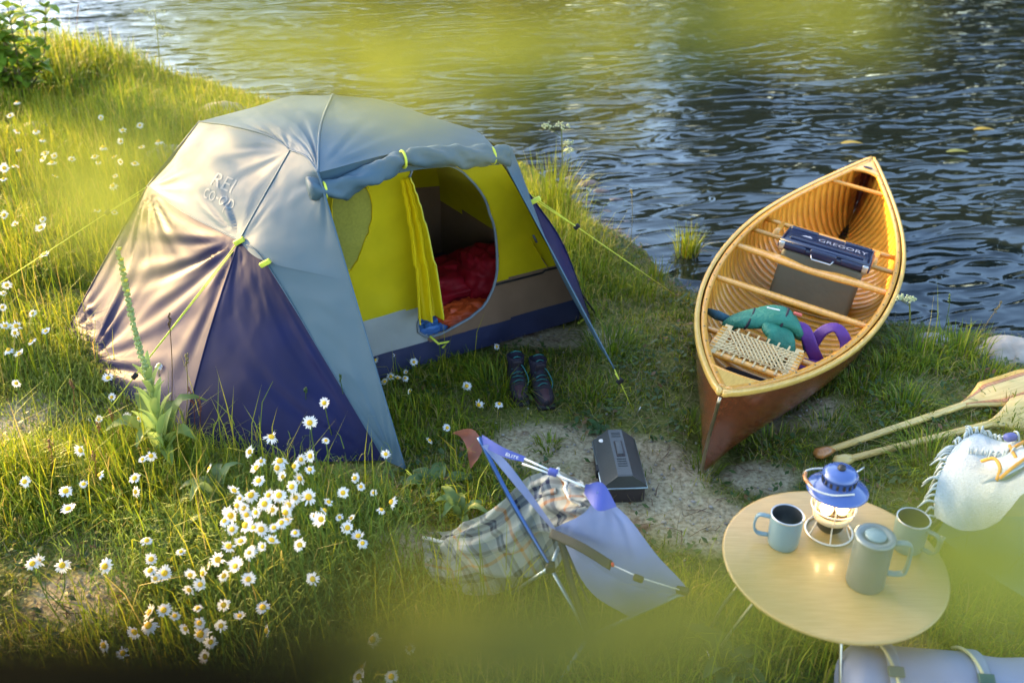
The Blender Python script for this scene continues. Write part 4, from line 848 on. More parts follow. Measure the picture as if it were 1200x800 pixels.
boot(gp(633, 462), math.pi - .35 + .55, 'dark hiking boot with teal laces, the nearer of the pair by the tent door'); boot(gp(606, 458), math.pi + .12, 'dark hiking boot half sunk in the grass, left of its mate')

# ------------------------------------------------------------------ right: sling chair under a fringed throw, cords; rolled bag
SAGE = M('sage_canvas', (.22, .33, .24), rough=.7, var=.1, scale=6, bump=.15, bscale=40, trans=.15); OCHRE = M('ochre_canvas', (.52, .34, .05), rough=.7); SAND_ = M('tan_canvas', (.36, .36, .20), rough=.7, var=.1); THROW = M('pale_blue_wool', (.42, .49, .51), rough=.95, var=.1, scale=120, bump=.6, bscale=180, sheen=.3); FRNG = M('throw_fringe', (.42, .48, .46), rough=.95); OCORD = M('orange_cord', (.58, .25, .03), rough=.6)
so = tuple(gp(1190, 640)); sl_ = thing('folding_lounger', 'low sling seat in sage and tan canvas at the right edge', 'camp chair', so)
A = coons([cpt(1098, 625, .25), cpt(1150, 668, .18), cpt(1235, 720, .10)], [cpt(1120, 585, .40), cpt(1170, 560, .46), cpt(1240, 520, .52)], [cpt(1098, 625, .25), cpt(1120, 585, .40)], [cpt(1235, 720, .10), cpt(1260, 620, .3), cpt(1240, 520, .52)], 40, 40)
A = wr(A, .01, 81, (2, 2)); m_, n_ = A.shape[:2]
G().grid(A[:24]).obj('seat_canvas', SAGE, sl_, origin=so); G().grid(A[23:33]).obj('back_band', SAND_, sl_, origin=so); G().grid(A[32:]).obj('top_band', SAGE, sl_, origin=so); G().grid(A[26:33, 26:] + np.array([0, -.004, .004])).obj('side_patch', OCHRE, sl_, origin=so)
G().tube(crom([A[-1, 0], A[-1, 20], A[-1, 39]], 30), .010, 8).obj('frame_tube', GREYP, sl_, origin=so)
for j in (2, 37): G().tube([A[-1, j], [A[-1, j][0] + .03, A[-1, j][1] + .25, .0]], .009, 8).obj('leg', GREYP, sl_, origin=so)
for j in (2, 37): G().tube([A[2, j], [A[2, j][0], A[2, j][1] + .05, .0]], .009, 8).obj('leg', GREYP, sl_, origin=so)
to = tuple(gp(1140, 560)); tw = thing('fringed_throw', 'pale blue woven throw with cream fringe over the sling seat', 'throw', to)
TA = coons([cpt(1094, 604, .37), cpt(1125, 622, .38), cpt(1160, 612, .42), cpt(1205, 580, .50)], [cpt(1120, 518, .36), cpt(1155, 510, .37), cpt(1196, 520, .40)], [cpt(1094, 604, .37), cpt(1100, 560, .43), cpt(1120, 518, .36)], [cpt(1205, 580, .50), cpt(1206, 545, .48), cpt(1196, 520, .40)], 44, 40)
tc_, TB = cloth('throw_cloth', TA, THROW, tw, to, (2, 2), [(8, 5, 0, .012, .4)], 9, .015)
pr = random.Random(5)
def frng(P, d, ln_):
    q = np.array(P); w_ = np.array([pr.uniform(-.008, .008) for _ in range(3)]); G().tube(crom([q, q + np.array(d) * ln_ * .5 + w_ + [0, 0, .008], q + np.array(d) * ln_ + w_ * 2 - [0, 0, .015]], 8), [.004, .0042, .0042, .0042, .004, .0036, .003, .0022], 6).obj('fringe_tassel', FRNG, tc_, origin=to)
for i in range(0, 40, 2): frng(TB[i, 0], (-.8, -.2, -.3), .05)
for j in range(0, 44, 2): frng(TB[-1, j], (-.1, .5, .4), .045)
for k in range(10): frng(TB[30, 10 + 3 * k] + np.array([0, -.004, .010]), (-.35, -.55, -.12), .075)
cdt = thing('orange_cord', 'tangled orange cords hanging over the throw at the right edge', 'cord', to)
for Pq in ([(1150, 540, .44), (1165, 537, .47), (1172, 548, .47), (1168, 562, .46)], [(1180, 530, .42), (1195, 520, .45), (1215, 512, .42)], [(1183, 522, .42), (1190, 535, .45), (1198, 545, .44), (1215, 540, .45)], [(1172, 560, .49), (1190, 545, .52), (1215, 528, .53)]): G().tube(crom([cpt(*q) for q in Pq], 24), .006, 6).obj('cord', OCORD, cdt, origin=to)
G().box(cpt(1184, 512, .42), (.045, .03, .025), .01, Matrix.Rotation(.3, 3, 'Z')).obj('blue_toggle', INDIGO, cdt, origin=to)
GREYL = M('lavender_grey_fabric', (.16, .19, .265), rough=.6, var=.06, scale=5, bump=.15, bscale=30); SLATE = M('slate_webbing', (.15, .19, .24), rough=.6); OLIVC = M('olive_cord', (.40, .38, .20), rough=.7); BUCK = M('buckle_dark_green', (.02, .06, .045), rough=.35)
pa, pb = at(985, 806, .15), at(1240, 828, .15); po = (pa[0], pa[1], 0); pk = thing('rolled_bag', 'lavender grey rolled bag with two buckled straps at the bottom edge', 'bag', po)
dv_ = (pb - pa); Ln = np.linalg.norm(dv_); dv_ /= Ln; nv_ = np.cross([0, 0, 1], dv_); rad = .125
V = []; k = 40
for i in range(50):
    t = i / 49; e = rad * (1 - .35 * max(0, 1 - t * 12) ** 2) * (1 + .02 * math.sin(t * 23))
    for j in range(k): a = 2 * math.pi * j / k; w = 1 + .03 * mnoise.noise(Vector((t * 8, math.cos(a) * 1.5, math.sin(a) * 1.5))); V.append(pa + dv_ * (t * Ln) + nv_ * (e * w * math.cos(a)) + np.array([0, 0, 1]) * (e * w * math.sin(a)))
G().add(V, [(i * k + j, i * k + (j + 1) % k, (i + 1) * k + (j + 1) % k, (i + 1) * k + j) for i in range(49) for j in range(k)] + [tuple(range(k - 1, -1, -1))]).obj('bag_roll', GREYL, pk, origin=po)
def arcp(t, r_, a0, a1, n=20): return np.array([pa + dv_ * (t * Ln) + nv_ * (r_ * math.cos(a)) + np.array([0, 0, r_ * math.sin(a)]) for a in np.linspace(a0, a1, n)])
q = np.concatenate([arcp(t, rad + .006, .6, 2.8)[None] for t in np.linspace(.22, .6, 24)]); G().grid(q).obj('flap', GREYL, pk, origin=po)
for t in (.20, .60):
    P_ = arcp(t, rad + .012, .2, 3.2); tg = np.gradient(P_, axis=0); tg /= np.linalg.norm(tg, axis=1, keepdims=True); s_ = np.tile(dv_, (20, 1)); u2 = np.cross(tg, s_)
    b_ = G().sweep(P_, s_, u2, .035, .004).obj('strap', SLATE, pk, origin=po); c = arcp(t, rad + .02, 1.9, 2.0, 2)[0]; G().box(c, (.045, .03, .012), .004, Matrix.Rotation(math.atan2(dv_[1], dv_[0]), 3, 'Z') @ Matrix.Rotation(-.35, 3, 'X').inverted()).obj('buckle', BUCK, b_, origin=po)
    P_ = arcp(t - .035, rad + .016, .6, 2.3, 16); P_ = P_ + dv_ * (np.linspace(-.015, .03, 16)[:, None]); G().tube(P_, .005, 6).obj('cord', OLIVC, b_, origin=po)

# ------------------------------------------------------------------ stones
ROCK = M('river_stone', (.20, .18, .15), rough=.85, col2=(.36, .34, .30), scale=9, bump=.5, bscale=40); ROCKW = M('wet_stone', (.03, .026, .028), rough=.3, col2=(.07, .055, .05), scale=9, bump=.4, bscale=40)
def stone(c, d, seed, label, mat=ROCK, group=None, rz=0.0):
    bm = bmesh.new(); bmesh.ops.create_icosphere(bm, subdivisions=4, radius=1)
    for v in bm.verts:
        q = v.co * .9 + Vector((seed * 3.7, 0, 0)); w = 1 + .22 * mnoise.noise(q) + .08 * mnoise.noise(q * 3); v.co = Vector((v.co.x * d[0] * w, v.co.y * d[1] * w, v.co.z * d[2] * w))
    me = bpy.data.meshes.new('stone'); bm.to_mesh(me); bm.free(); me.polygons.foreach_set('use_smooth', np.ones(len(me.polygons), bool)); me.materials.append(mat)
    o = link('stone', me, None, c); o.rotation_euler = (0, 0, rz); return tag(o, label, 'stone', group)
stone(gp(1182, 418), (.17, .13, .10), 1, 'large pale boulder at the water edge on the right')
stone(gp(42, 158), (.17, .13, .10), 2, 'grey boulder in the tall grass at the upper left'); stone(gp(196, 190), (.17, .13, .13), 3, 'grey stone half hidden behind the left tent ridge')
stone(gp(1092, 402), (.10, .07, .05), 4, 'small pale stone at the water edge below the canoe'); stone(gp(262, 134) - [0, 0, .02], (.24, .13, .13), 9, 'mossy grey stone in the water behind the tent roof')
for i, (px, py, r) in enumerate([(690, 218, .08), (705, 226, .06), (672, 212, .07), (722, 236, .05), (660, 238, .05), (688, 240, .045), (712, 250, .045), (735, 262, .04)]):
    p = at(px, py, WATER_Z - .02); stone(p, (r * 1.2, r * .8, r * .5), 20 + i, 'dark wet stone breaking the shallow water beside the tent', ROCKW, 'wet stones in the shallows')
# pebbles and twigs on the bare earth
bmp = bmesh.new(); bmesh.ops.create_icosphere(bmp, subdivisions=1, radius=1); pv = np.array([v.co[:] for v in bmp.verts]); pf = np.array([[v.index for v in f.verts] for f in bmp.faces]); bmp.free()
xs_, ys_ = rng.uniform(-2.6, 2.2, 30000), rng.uniform(2.0, 4.6, 30000); k_ = rng.random(30000) < np.clip(bare(xs_, ys_), 0, 1) * .22; xs_, ys_ = xs_[k_], ys_[k_]; npb = len(xs_)
sc_ = (.003 + .007 * rng.random(npb) ** 3)[:, None, None] * rng.uniform(.6, 1.3, (npb, 1, 3)) * np.array([1, 1, .6]); V = pv[None] * (1 + rng.normal(0, .12, (npb, len(pv), 1))) * sc_ + np.stack([xs_, ys_, ht(xs_, ys_) + .006], -1)[:, None]
me = mesh_np('pebbles', V.reshape(-1, 3), F3=((np.arange(npb) * len(pv))[:, None, None] + pf[None]).reshape(-1, 3)); me.materials.append(ROCK); tag(link('pebbles', me), 'small pebbles scattered over the bare earth', 'pebbles', kind='stuff')
g = G()
for i in range(70):
    p = gp(rng.uniform(560, 900), rng.uniform(495, 640), .008) if i % 3 else gp(rng.uniform(20, 200), rng.uniform(640, 740), .008); a = rng.uniform(0, 6.283); l = rng.uniform(.03, .11); d = np.array([math.cos(a), math.sin(a), 0]) * l; g.tube([p, p + d * .5 + [rng.normal(0, .006), rng.normal(0, .006), .004], p + d], [.0022, .002, .0012], 4)
tag(g.obj('twig_litter', M('dead_twig', (.16, .10, .06), rough=.9, var=.4, scale=30)), 'thin dead twigs lying on the bare earth', 'twigs', kind='stuff')
# ------------------------------------------------------------------ leaf shapes
def blades_mesh(name, P, h, w, ang, bend, col, mat, tipw=.0):
    """grass blades: P (N,3) roots"""
    n = len(P); d = np.stack([np.cos(ang), np.sin(ang), 0 * ang], -1); sd = np.stack([-np.sin(ang), np.cos(ang), 0 * ang], -1); tw = rng.normal(0, .5, n)[:, None]; sd = sd * np.cos(tw) + d * np.sin(tw)
    up = np.array([0, 0, 1.])
    V = np.empty((n, 5, 3)); H = h[:, None]; Bn = bend[:, None]; Wd = w[:, None]
    V[:, 0] = P - sd * Wd * .5; V[:, 1] = P + sd * Wd * .5
    m = P + up * H * .55 * (1 - .15 * Bn) + d * H * Bn * .28; V[:, 2] = m - sd * Wd * .42; V[:, 3] = m + sd * Wd * .42
    V[:, 4] = P + up * H * np.maximum(1 - .5 * Bn, .12) + d * H * Bn * .8
    b = (np.arange(n) * 5)[:, None]; F4 = b + np.array([0, 1, 3, 2]); F3 = b + np.array([2, 3, 4])
    me = mesh_np(name, V.reshape(-1, 3), F3=F3, F4=F4); a = me.attributes.new('Col', 'FLOAT_COLOR', 'POINT')
    C4 = np.ones((n, 5, 4), np.float32); C4[:, :, :3] = col[:, None]; a.data.foreach_set('color', C4.ravel()); me.materials.append(mat); return me
GC = np.array([(.12, .19, .010), (.18, .245, .011), (.26, .29, .013), (.35, .34, .022), (.40, .31, .085), (.085, .15, .012)])
def gcols(n, wts, jit=.18): return GC[rng.choice(6, n, p=np.array(wts) / sum(wts))] * (1 + rng.normal(0, jit, (n, 1))).clip(.5, 1.6)
def visible(x, y, m=60, z=0.1):
    px, py = proj(np.stack([x, y, z + 0 * x], -1)); return (px > -m) & (px < 1200 + m) & (py > -m) & (py < 800 + m * 2)
# lushness: (centre, radius x, radius y, height, density)
LUSH = [(gp(150, 160), 1.1, 1.6, .38, 1.1), (gp(60, 90), 1.3, 1.6, .46, 1.3), (gp(40, 300), .8, .9, .26, 1.), (gp(150, 560), .7, .36, .24, 1.1), (gp(320, 650), .6, .5, .24, 1.2), (gp(30, 580), .45, .3, .26, 1.1), (gp(480, 500), .5, .35, .14, .9), (gp(520, 440), .5, .25, .13, .9), (gp(540, 580), .3, .35, .14, .8), (gp(600, 770), 1.0, .36, .2, 1.1), (gp(900, 760), 1.0, .36, .18, 1.), (gp(1140, 740), .6, .5, .2, 1.), (gp(200, 770), .8, .2, .2, 1.), (gp(30, 420), .7, .6, .22, 1.), (gp(760, 390), .6, .4, .08, .8), (gp(950, 470), .5, .4, .07, .7), (gp(640, 300), .45, .9, .28, 1.2), (gp(745, 340), .5, .3, .12, .8), (gp(1080, 430), .5, .25, .12, .7), (gp(1120, 540), .35, .2, .10, .7), (gp(700, 395), .35, .3, .09, .7), (gp(330, 760), .6, .2, .16, .8)]
def lush(x, y):
    hh = np.full(x.shape, .035); dd = np.full(x.shape, .35)
    for c, a, b, h_, d_ in LUSH: w = np.exp(-(((x - c[0]) / a) ** 2 + ((y - c[1]) / b) ** 2)); hh = np.maximum(hh, h_ * w); dd = np.maximum(dd, d_ * w)
    return hh, dd
TENT_POLY = [(-2.2, 4.26), (-1.42, 3.45), (-.95, 3.66), (.38, 4.46), (-.4, 5.36)]
CANOE_POLY = [tuple((MC @ Vector((sd * hw(s) * .8, s * CL / 2, 0)))[:2]) for sd, sq in ((1, np.linspace(-.9, 1, 12)), (-1, np.linspace(1, -.9, 12))) for s in sq]
def free(x, y): return ~inside(x, y, TENT_POLY) & ~inside(x, y, CANOE_POLY) & (sdist(x, y) > .03)
def scatter(n, lo=(-8, 1.3), hi=(4.5, 15)):
    x = rng.uniform(lo[0], hi[0], n); y = rng.uniform(lo[1], hi[1], n); m = visible(x, y); return x[m], y[m]
# short turf
x, y = scatter(1500000); hh, dd = lush(x, y); bb = bare(x, y) + .35 * (fbm(x * 5, y * 5, 41) - .45)
clump = fbm(x * 7, y * 7, 51); pr_ = (1.0 + .8 * (dd > .5)) * np.minimum(1, (3.2 / np.hypot(x, y)) ** 1.2) * np.clip(1 - 1.9 * np.clip(bb, 0, 1), .02, 1) * np.clip((clump - .18) * 3, .1, 1)
k = free(x, y) & (rng.random(len(x)) < pr_); x, y, hh, clump = x[k], y[k], hh[k], clump[k]; n = len(x)
h = (.024 + .062 * clump * rng.random(n)) * (1 + 1.2 * (hh > .1)) ; 
far_ = np.hypot(x, y)
lit = np.clip((-x - .2) / 1.5, 0, 1)
col = gcols(n, (3, 4, 3, 1.6, 1.8, 2.5)); col = col * (1 + .25 * (fbm(x * 2, y * 2, 77)[:, None] - .45) * np.array([1.6, .8, .5]))
me = blades_mesh('short_turf', np.stack([x, y, ht(x, y) - .004], -1), h, .0028 + .0012 * rng.random(n) + .0004 * far_, rng.uniform(0, 6.283, n), rng.uniform(.2, 1.3, n), col, GRASS); n_turf = n
tag(link('short_turf', me), 'short trodden turf growing round the camp', 'grass', kind='stuff')
# taller meadow grass
x, y = scatter(900000); hh, dd = lush(x, y); cl2 = fbm(x * 4, y * 4, 91)
pr_ = dd * 1.0 * np.minimum(1, (3.4 / np.hypot(x, y)) ** 1.0) * np.clip((hh - .05) * 9, 0, 1) * np.clip((cl2 - .2) * 3, .05, 1) * np.clip(1 - 1.6 * bare(x, y), 0, 1)
k = free(x, y) & (rng.random(len(x)) < pr_); x, y, hh, cl2 = x[k], y[k], hh[k], cl2[k]; n = len(x)
h = hh * (.45 + .75 * rng.random(n)) * (.6 + .9 * cl2); col = gcols(n, (3, 4, 4, 2.2, .9, 1.5)); wd_ = .003 + .0025 * rng.random(n) + .0004 * np.hypot(x, y)
me = blades_mesh('meadow_grass', np.stack([x, y, ht(x, y) - .004], -1), h, wd_, rng.uniform(0, 6.283, n), np.abs(rng.normal(.5, .35, n)), col, GRASS); n_mead = n
tag(link('meadow_grass', me), 'tall yellow green meadow grass along the bank', 'grass', kind='stuff')
# long arching blades
x, y = scatter(60000, (-4, 1.6), (3.5, 7)); hh, dd = lush(x, y); k = free(x, y) & (rng.random(len(x)) < np.clip((hh - .10) * 4.0, 0, .6)); x, y = x[k], y[k]; n = len(x)
me = blades_mesh('long_grass', np.stack([x, y, ht(x, y)], -1), rng.uniform(.2, .5, n), rng.uniform(.0026, .005, n), rng.uniform(0, 6.283, n), rng.uniform(.15, .75, n), gcols(n, (1, 3, 4, 3, 1.2, .5)), GRASS)
tag(link('long_grass', me), 'long pale arching grass blades', 'grass', kind='stuff')
# low broad leaves and dry litter
x, y = scatter(60000, (-4, 1.6), (3.8, 7)); bb = bare(x, y); k = free(x, y) & (rng.random(len(x)) < np.clip(.9 - bb, .05, 1) * (fbm(x * 3, y * 3, 15) > .45) * .8); x, y = x[k], y[k]; n = len(x)
lw_ = .010 + .010 * rng.random(n); an = rng.uniform(0, 6.283, n); tl = rng.uniform(.1, .6, n); c = np.stack([x, y, ht(x, y) + .012 + .03 * rng.random(n)], -1); d = np.stack([np.cos(an) * np.cos(tl), np.sin(an) * np.cos(tl), np.sin(tl)], -1); s_ = np.stack([-np.sin(an), np.cos(an), 0 * an], -1)
V = np.stack([c - d * lw_[:, None], c - s_ * lw_[:, None] * .55, c + d * lw_[:, None], c + s_ * lw_[:, None] * .55], 1); me = mesh_np('ground_cover', V.reshape(-1, 3), F4=np.arange(n * 4).reshape(-1, 4), smooth=False)
a = me.attributes.new('Col', 'FLOAT_COLOR', 'POINT'); C4 = np.ones((n, 4, 4), np.float32); C4[:, :, :3] = (np.array([(.05, .10, .025), (.07, .13, .03), (.10, .15, .04), (.22, .12, .05)])[rng.choice(4, n, p=(.4, .3, .22, .08))])[:, None]; a.data.foreach_set('color', C4.ravel()); me.materials.append(LEAF)
tag(link('ground_cover', me), 'small clover leaves and leaf litter between the grass', 'ground cover', kind='stuff')
x, y = scatter(40000, (-3, 1.6), (3.8, 7)); k = free(x, y) & (rng.random(len(x)) < .5); x, y = x[k], y[k]; n = len(x)
me = blades_mesh('dry_straw', np.stack([x, y, ht(x, y) + .006], -1), .05 + .08 * rng.random(n), np.full(n, .002), rng.uniform(0, 6.283, n), rng.uniform(1.5, 1.85, n), np.array([(.34, .27, .14)]) * rng.uniform(.5, 1.2, (n, 1)), GRASS)
tag(link('dry_straw', me), 'dry straw lying flat over earth and turf', 'straw', kind='stuff')
# ------------------------------------------------------------------ single tufts
def tuft(px, py, h, r, n, label, wts=(3, 4, 3, 1, .5, 2), w=.005, bend=.6, base=None):
    c = gp(px, py) if base is None else base; a = rng.uniform(0, 6.283, n); q = r * np.sqrt(rng.random(n)) * .45
    P = np.stack([np.cos(a) * q, np.sin(a) * q, 0 * a], -1); me = blades_mesh('grass_tuft', P, h * rng.uniform(.45, 1.1, n), w * rng.uniform(.6, 1.2, n), a + rng.normal(0, .5, n), np.abs(rng.normal(bend, .3, n)) * (.3 + q / (r * .45)), gcols(n, wts), GRASS)
    return tag(link('grass_tuft', me, None, c), label, 'grass tuft', 'grass tufts')  
tuft(645, 262, .52, .30, 420, 'tall bright tuft of grass right behind the tent door side', (2, 4, 5, 2.5, .5, .5), .005, .35); tuft(660, 300, .34, .3, 260, 'bright tuft under the right guy line', (2, 4, 5, 2, .5, .5), .005, .45)
tuft(803, 305, .28, .16, 170, 'reed clump standing in the shallow water left of the canoe', (3, 4, 2, .3, .3, 3), .006, .2, at(803, 306, WATER_Z - .05)); tuft(768, 330, .16, .14, 50, 'sparse reeds at the muddy edge by the reed clump', (3, 4, 2, .3, .3, 3), .005, .3)
tuft(718, 412, .15, .34, 240, 'dark broad tuft in front of the right tent flap', (5, 4, 1, .2, .2, 5), .007, .9); tuft(1092, 548, .16, .34, 330, 'arching tuft beside the lower paddle', (3, 4, 3, 1.5, .8, 2), .005, 1.0)
tuft(1062, 478, .14, .26, 150, 'tuft between the paddle blade and the canoe', (4, 4, 2, .5, .5, 2), .006, .8); tuft(1075, 420, .18, .28, 190, 'tuft on the bank right of the canoe', (4, 4, 2, .7, .5, 2), .006, .7); tuft(1125, 418, .20, .26, 170, 'spiky tuft beside the pale boulder', (4, 4, 2, .7, .5, 2), .007, .5)
tuft(585, 462, .20, .30, 280, 'tuft hiding the left boot', (4, 4, 3, .7, .3, 2), .005, .8); tuft(690, 468, .11, .3, 130, 'low tuft at the end of the tent flap line', (4, 4, 2, .8, .8, 2), .006, .9); tuft(905, 520, .10, .28, 120, 'low tuft under the canoe bow', (4, 3, 1, .8, 1, 3), .005, 1.0); tuft(830, 515, .10, .2, 90, 'yellowish tuft left of the canoe bow', (2, 4, 4, 2, 1, 1), .004, .7)
tuft(822, 552, .09, .16, 110, 'low tuft touching the foot of the canoe stem', (4, 4, 2, 1, 1, 2), .004, .9); tuft(868, 522, .10, .22, 140, 'low tuft along the right side of the canoe bow', (4, 4, 2, 1, 1, 2), .0045, .9); tuft(930, 478, .10, .22, 140, 'low tuft along the canoe hull above the paddles', (4, 4, 2, 1, 1, 2), .0045, .9); tuft(985, 440, .12, .2, 140, 'low tuft under the widest part of the canoe hull', (4, 4, 2, 1, 1, 2), .0045, .8); tuft(808, 500, .10, .16, 110, 'low tuft along the left side of the canoe bow', (4, 4, 2, 1, 1, 2), .004, .8); tuft(970, 500, .09, .24, 100, 'thin tuft above the paddle grips', (4, 3, 1, .8, 1, 3), .005, .9); tuft(1180, 490, .12, .28, 140, 'tuft under the paddle blades', (4, 4, 2, .7, .7, 2), .006, .8); tuft(20, 575, .26, .3, 240, 'bright tuft at the left edge of the picture', (2, 4, 5, 2, .8, .5), .005, .7); tuft(165, 600, .24, .3, 260, 'tuft round the foot of the mullein', (2, 4, 5, 2, .8, .5), .005, .7)
tuft(640, 525, .07, .12, 60, 'small tuft on the sandy patch behind the chair', (4, 4, 2, .5, .5, 2), .007, .9)
for px, py, hh_, lb in ((700, 330, .2, 'loose bank tuft under the middle of the right guy line'), (725, 345, .16, 'loose bank tuft just above the dark broad tuft'), (690, 300, .24, 'taller bank tuft between the guy line and the shallows'), (748, 352, .14, 'small bank tuft near the peg of the right guy line'), (1040, 440, .14, 'bank tuft close under the right side of the canoe'), (1160, 445, .14, 'bank tuft between the pale boulder and the paddle blade'), (1010, 455, .12, 'thin tuft in the shade of the canoe hull')): tuft(px, py, hh_, .22, 110, lb, (3, 4, 3, 1, .5, 1.5), .0045, .6)
# ------------------------------------------------------------------ broad-leaved plants
def leaf_strip(P, w, n=9, fold=.25):
    """a leaf: spine P, width w"""
    q = crom(P, n); tg = np.gradient(q, axis=0); tg /= np.linalg.norm(tg, axis=1, keepdims=True); up = np.array([0, 0, 1.]); sd = np.cross(tg, up); nn_ = np.linalg.norm(sd, axis=1, keepdims=True); sd = np.where(nn_ > 1e-3, sd / np.maximum(nn_, 1e-3), [1, 0, 0]); u2 = np.cross(sd, tg)
    t = np.linspace(0, 1, n); ww = w * np.sin(np.pi * np.clip(t * .93 + .05, 0, 1)) ** .8; return np.stack([q - sd * ww[:, None] * .5 + u2 * ww[:, None] * fold, q, q + sd * ww[:, None] * .5 + u2 * ww[:, None] * fold], 1)
def setcol(o, col, jit=.12):
    me = o.data; a = me.attributes.new('Col', 'FLOAT_COLOR', 'POINT'); n = len(me.vertices); C4 = np.ones((n, 4), np.float32); C4[:, :3] = np.array(col)[None] * (1 + jit * (rng.random((n, 1)) - .5)); a.data.foreach_set('color', C4.ravel())
def rosette(px, py, label, n, ln_, w, col, rise=.5, name='broadleaf_plant', cat='plant', group='broad-leaved plants'):
    c = gp(px, py); o = thing(name, label, cat, c, rng.uniform(0, 6), group)
    for i in range(n):
        a = 2 * math.pi * i / n + rng.uniform(-.3, .3); l = ln_ * rng.uniform(.7, 1.1); r_ = rise * rng.uniform(.6, 1.3); d = np.array([math.cos(a), math.sin(a), 0])
        lf_ = G().grid(leaf_strip([(0, 0, .0), d * l * .5 + [0, 0, l * r_], d * l + [0, 0, l * r_ * .9]], w * rng.uniform(.8, 1.2))).obj('leaf', LEAF, o); setcol(lf_, np.array(col) * rng.uniform(.8, 1.25))
    return o
rosette(512, 572, 'dock plant with wide flat leaves left of the chair', 6, .14, .07, (.10, .17, .06), .3); rosette(538, 610, 'pale upright leafy plant behind the plaid blanket', 7, .12, .04, (.15, .22, .06), .9); rosette(255, 600, 'woolly pale rosette at the left of the daisy clump', 8, .16, .05, (.17, .23, .08), 1.0)
rosette(210, 645, 'woolly pale rosette left under the daisies', 7, .14, .05, (.15, .22, .07), .8); rosette(1095, 575, 'low plant with round leaves between tuft and table', 9, .09, .045, (.06, .12, .04), .3); rosette(850, 790, 'wide leaf plant at the bottom edge below the table', 6, .15, .06, (.09, .14, .04), .6); rosette(195, 540, 'broad pale leaves at the foot of the mullein', 8, .2, .075, (.20, .28, .07), 1.0)
rosette(700, 505, 'low clover plant at the edge of the bare earth', 10, .06, .03, (.05, .12, .03), .4); rosette(430, 655, 'low leafy plant right of the daisies', 7, .1, .035, (.07, .12, .03), .5); rosette(1060, 560, 'round-leaved plant just behind the blue lantern', 8, .08, .04, (.06, .12, .04), .3)
dl_ = tag(G().grid(leaf_strip([cpt(530, 508, .16), cpt(548, 512, .20), cpt(556, 530, .16), cpt(552, 548, .10)], .07, 12)).obj('dead_leaf', LEAF), 'reddish brown curled leaf standing left of the chair top', 'leaf'); setcol(dl_, (.33, .12, .075))
for i, (px, py) in enumerate(((998, 168), (1122, 178), (1153, 152))):
    p = at(px, py, WATER_Z + .035); o = tag(G().grid(leaf_strip([(-.09, 0, 0), (0, .01, .008), (.09, 0, 0)], .07, 8, .05)).obj('floating_leaf', LEAF), ['yellow leaf floating just beyond the canoe tip', 'green leaf drifting on the water right of the canoe tip', 'small yellow leaf on the dark water at the upper right'][i], 'leaf'); o.location = p; setcol(o, [(.3, .26, .05), (.16, .2, .06), (.3, .26, .05)][i])
# mullein
mc = gp(192, 552); mu_ = thing('mullein', 'tall pale green mullein spike leaning before the tent', 'plant', mc); tip = at(138, 290, mc[2] + 1.02) - mc
sp = crom([(0, 0, 0), tip * .3 + [.02, 0, .02], tip * .65, tip], 50); g = G().tube(sp, list(np.linspace(.009, .005, 50)), 8)
for i in range(260):
    t = .42 + .58 * rng.random(); p = sp[int(t * 49)]; a = rng.uniform(0, 6.283); r_ = .008 * (1.35 - t * .75) * rng.uniform(.7, 1.3); q = p + np.array([math.cos(a) * r_, math.sin(a) * r_, 0]); bs_ = rng.uniform(.006, .012); g.box(q, (bs_, bs_, bs_ * 1.3), bs_ * .25, Matrix.Rotation(a, 3, 'Z') @ Matrix.Rotation(.7, 3, 'X'))
st_ = g.obj('flower_spike', LEAF, mu_); setcol(st_, (.44, .52, .20), .5)
for i in range(20):
    t = .02 + .46 * (i / 20) ** .8; p = sp[int(t * 49)]; a = i * 2.4; l = .16 * (1 - t * 1.3) + .035; d = np.array([math.cos(a), math.sin(a), 0]); lf_ = G().grid(leaf_strip([p, p + d * l * .28 + [0, 0, l * .7], p + d * l * .5 + [0, 0, l * 1.0]], l * .27)).obj('leaf', LEAF, mu_); setcol(lf_, np.array((.36, .46, .13)) * rng.uniform(.8, 1.2))
for k_ in range(5): q = sp[49 - 2 * k_] ; fl_ = G().box(q + np.array([.010, -.008, .0]), (.012, .012, .008), .003).obj('yellow_bud', M('mullein_yellow_%d' % k_, (.7, .55, .03)) if k_ == 0 else bpy.data.materials['mullein_yellow_0'], mu_)
# umbellifers
UMB = M('umbel_white', (.50, .54, .30), rough=.8, trans=.3)
def umbel(px, py, bx_, by_, label, nsub=4, size=.06):
    b = gp(bx_, by_); d0 = np.hypot(b[0], b[1]); r_ = ray(px, py); t = (b[1]) / r_[1]; top = np.array([0, 0, CAM_H]) + r_ * t - b
    o = thing('cow_parsley', label, 'plant', b, 0, 'flowering umbellifer stalks'); sp = crom([(0, 0, 0), top * .5 + [.02, 0, 0], top], 20); s_ = G().tube(sp, list(np.linspace(.006, .003, 20)), 6).obj('stalk', LEAF, o); setcol(s_, (.20, .23, .06))
    for k_ in range(nsub):
        q0 = sp[19 - 2 * k_] if k_ else sp[17]; a = k_ * 2.5; c = top if k_ == 0 else q0 + np.array([math.cos(a) * size * 2.1, math.sin(a) * size, size * (1.2 - .25 * k_)])
        s_ = G().tube([q0, c], .0022, 5).obj('branch', LEAF, o); setcol(s_, (.20, .23, .06)); g = G(); sz = size * (1 if k_ == 0 else .6)
        for i in range(30): a2 = i * 2.4 + rng.normal(0, .3); rr2 = sz * math.sqrt(i / 30); g.box(c + np.array([math.cos(a2) * rr2, math.sin(a2) * rr2, .014 - rr2 * .3 + rng.normal(0, .006)]), (.009, .009, .006), .001, seg=1)
        g.obj('umbel', UMB, s_)
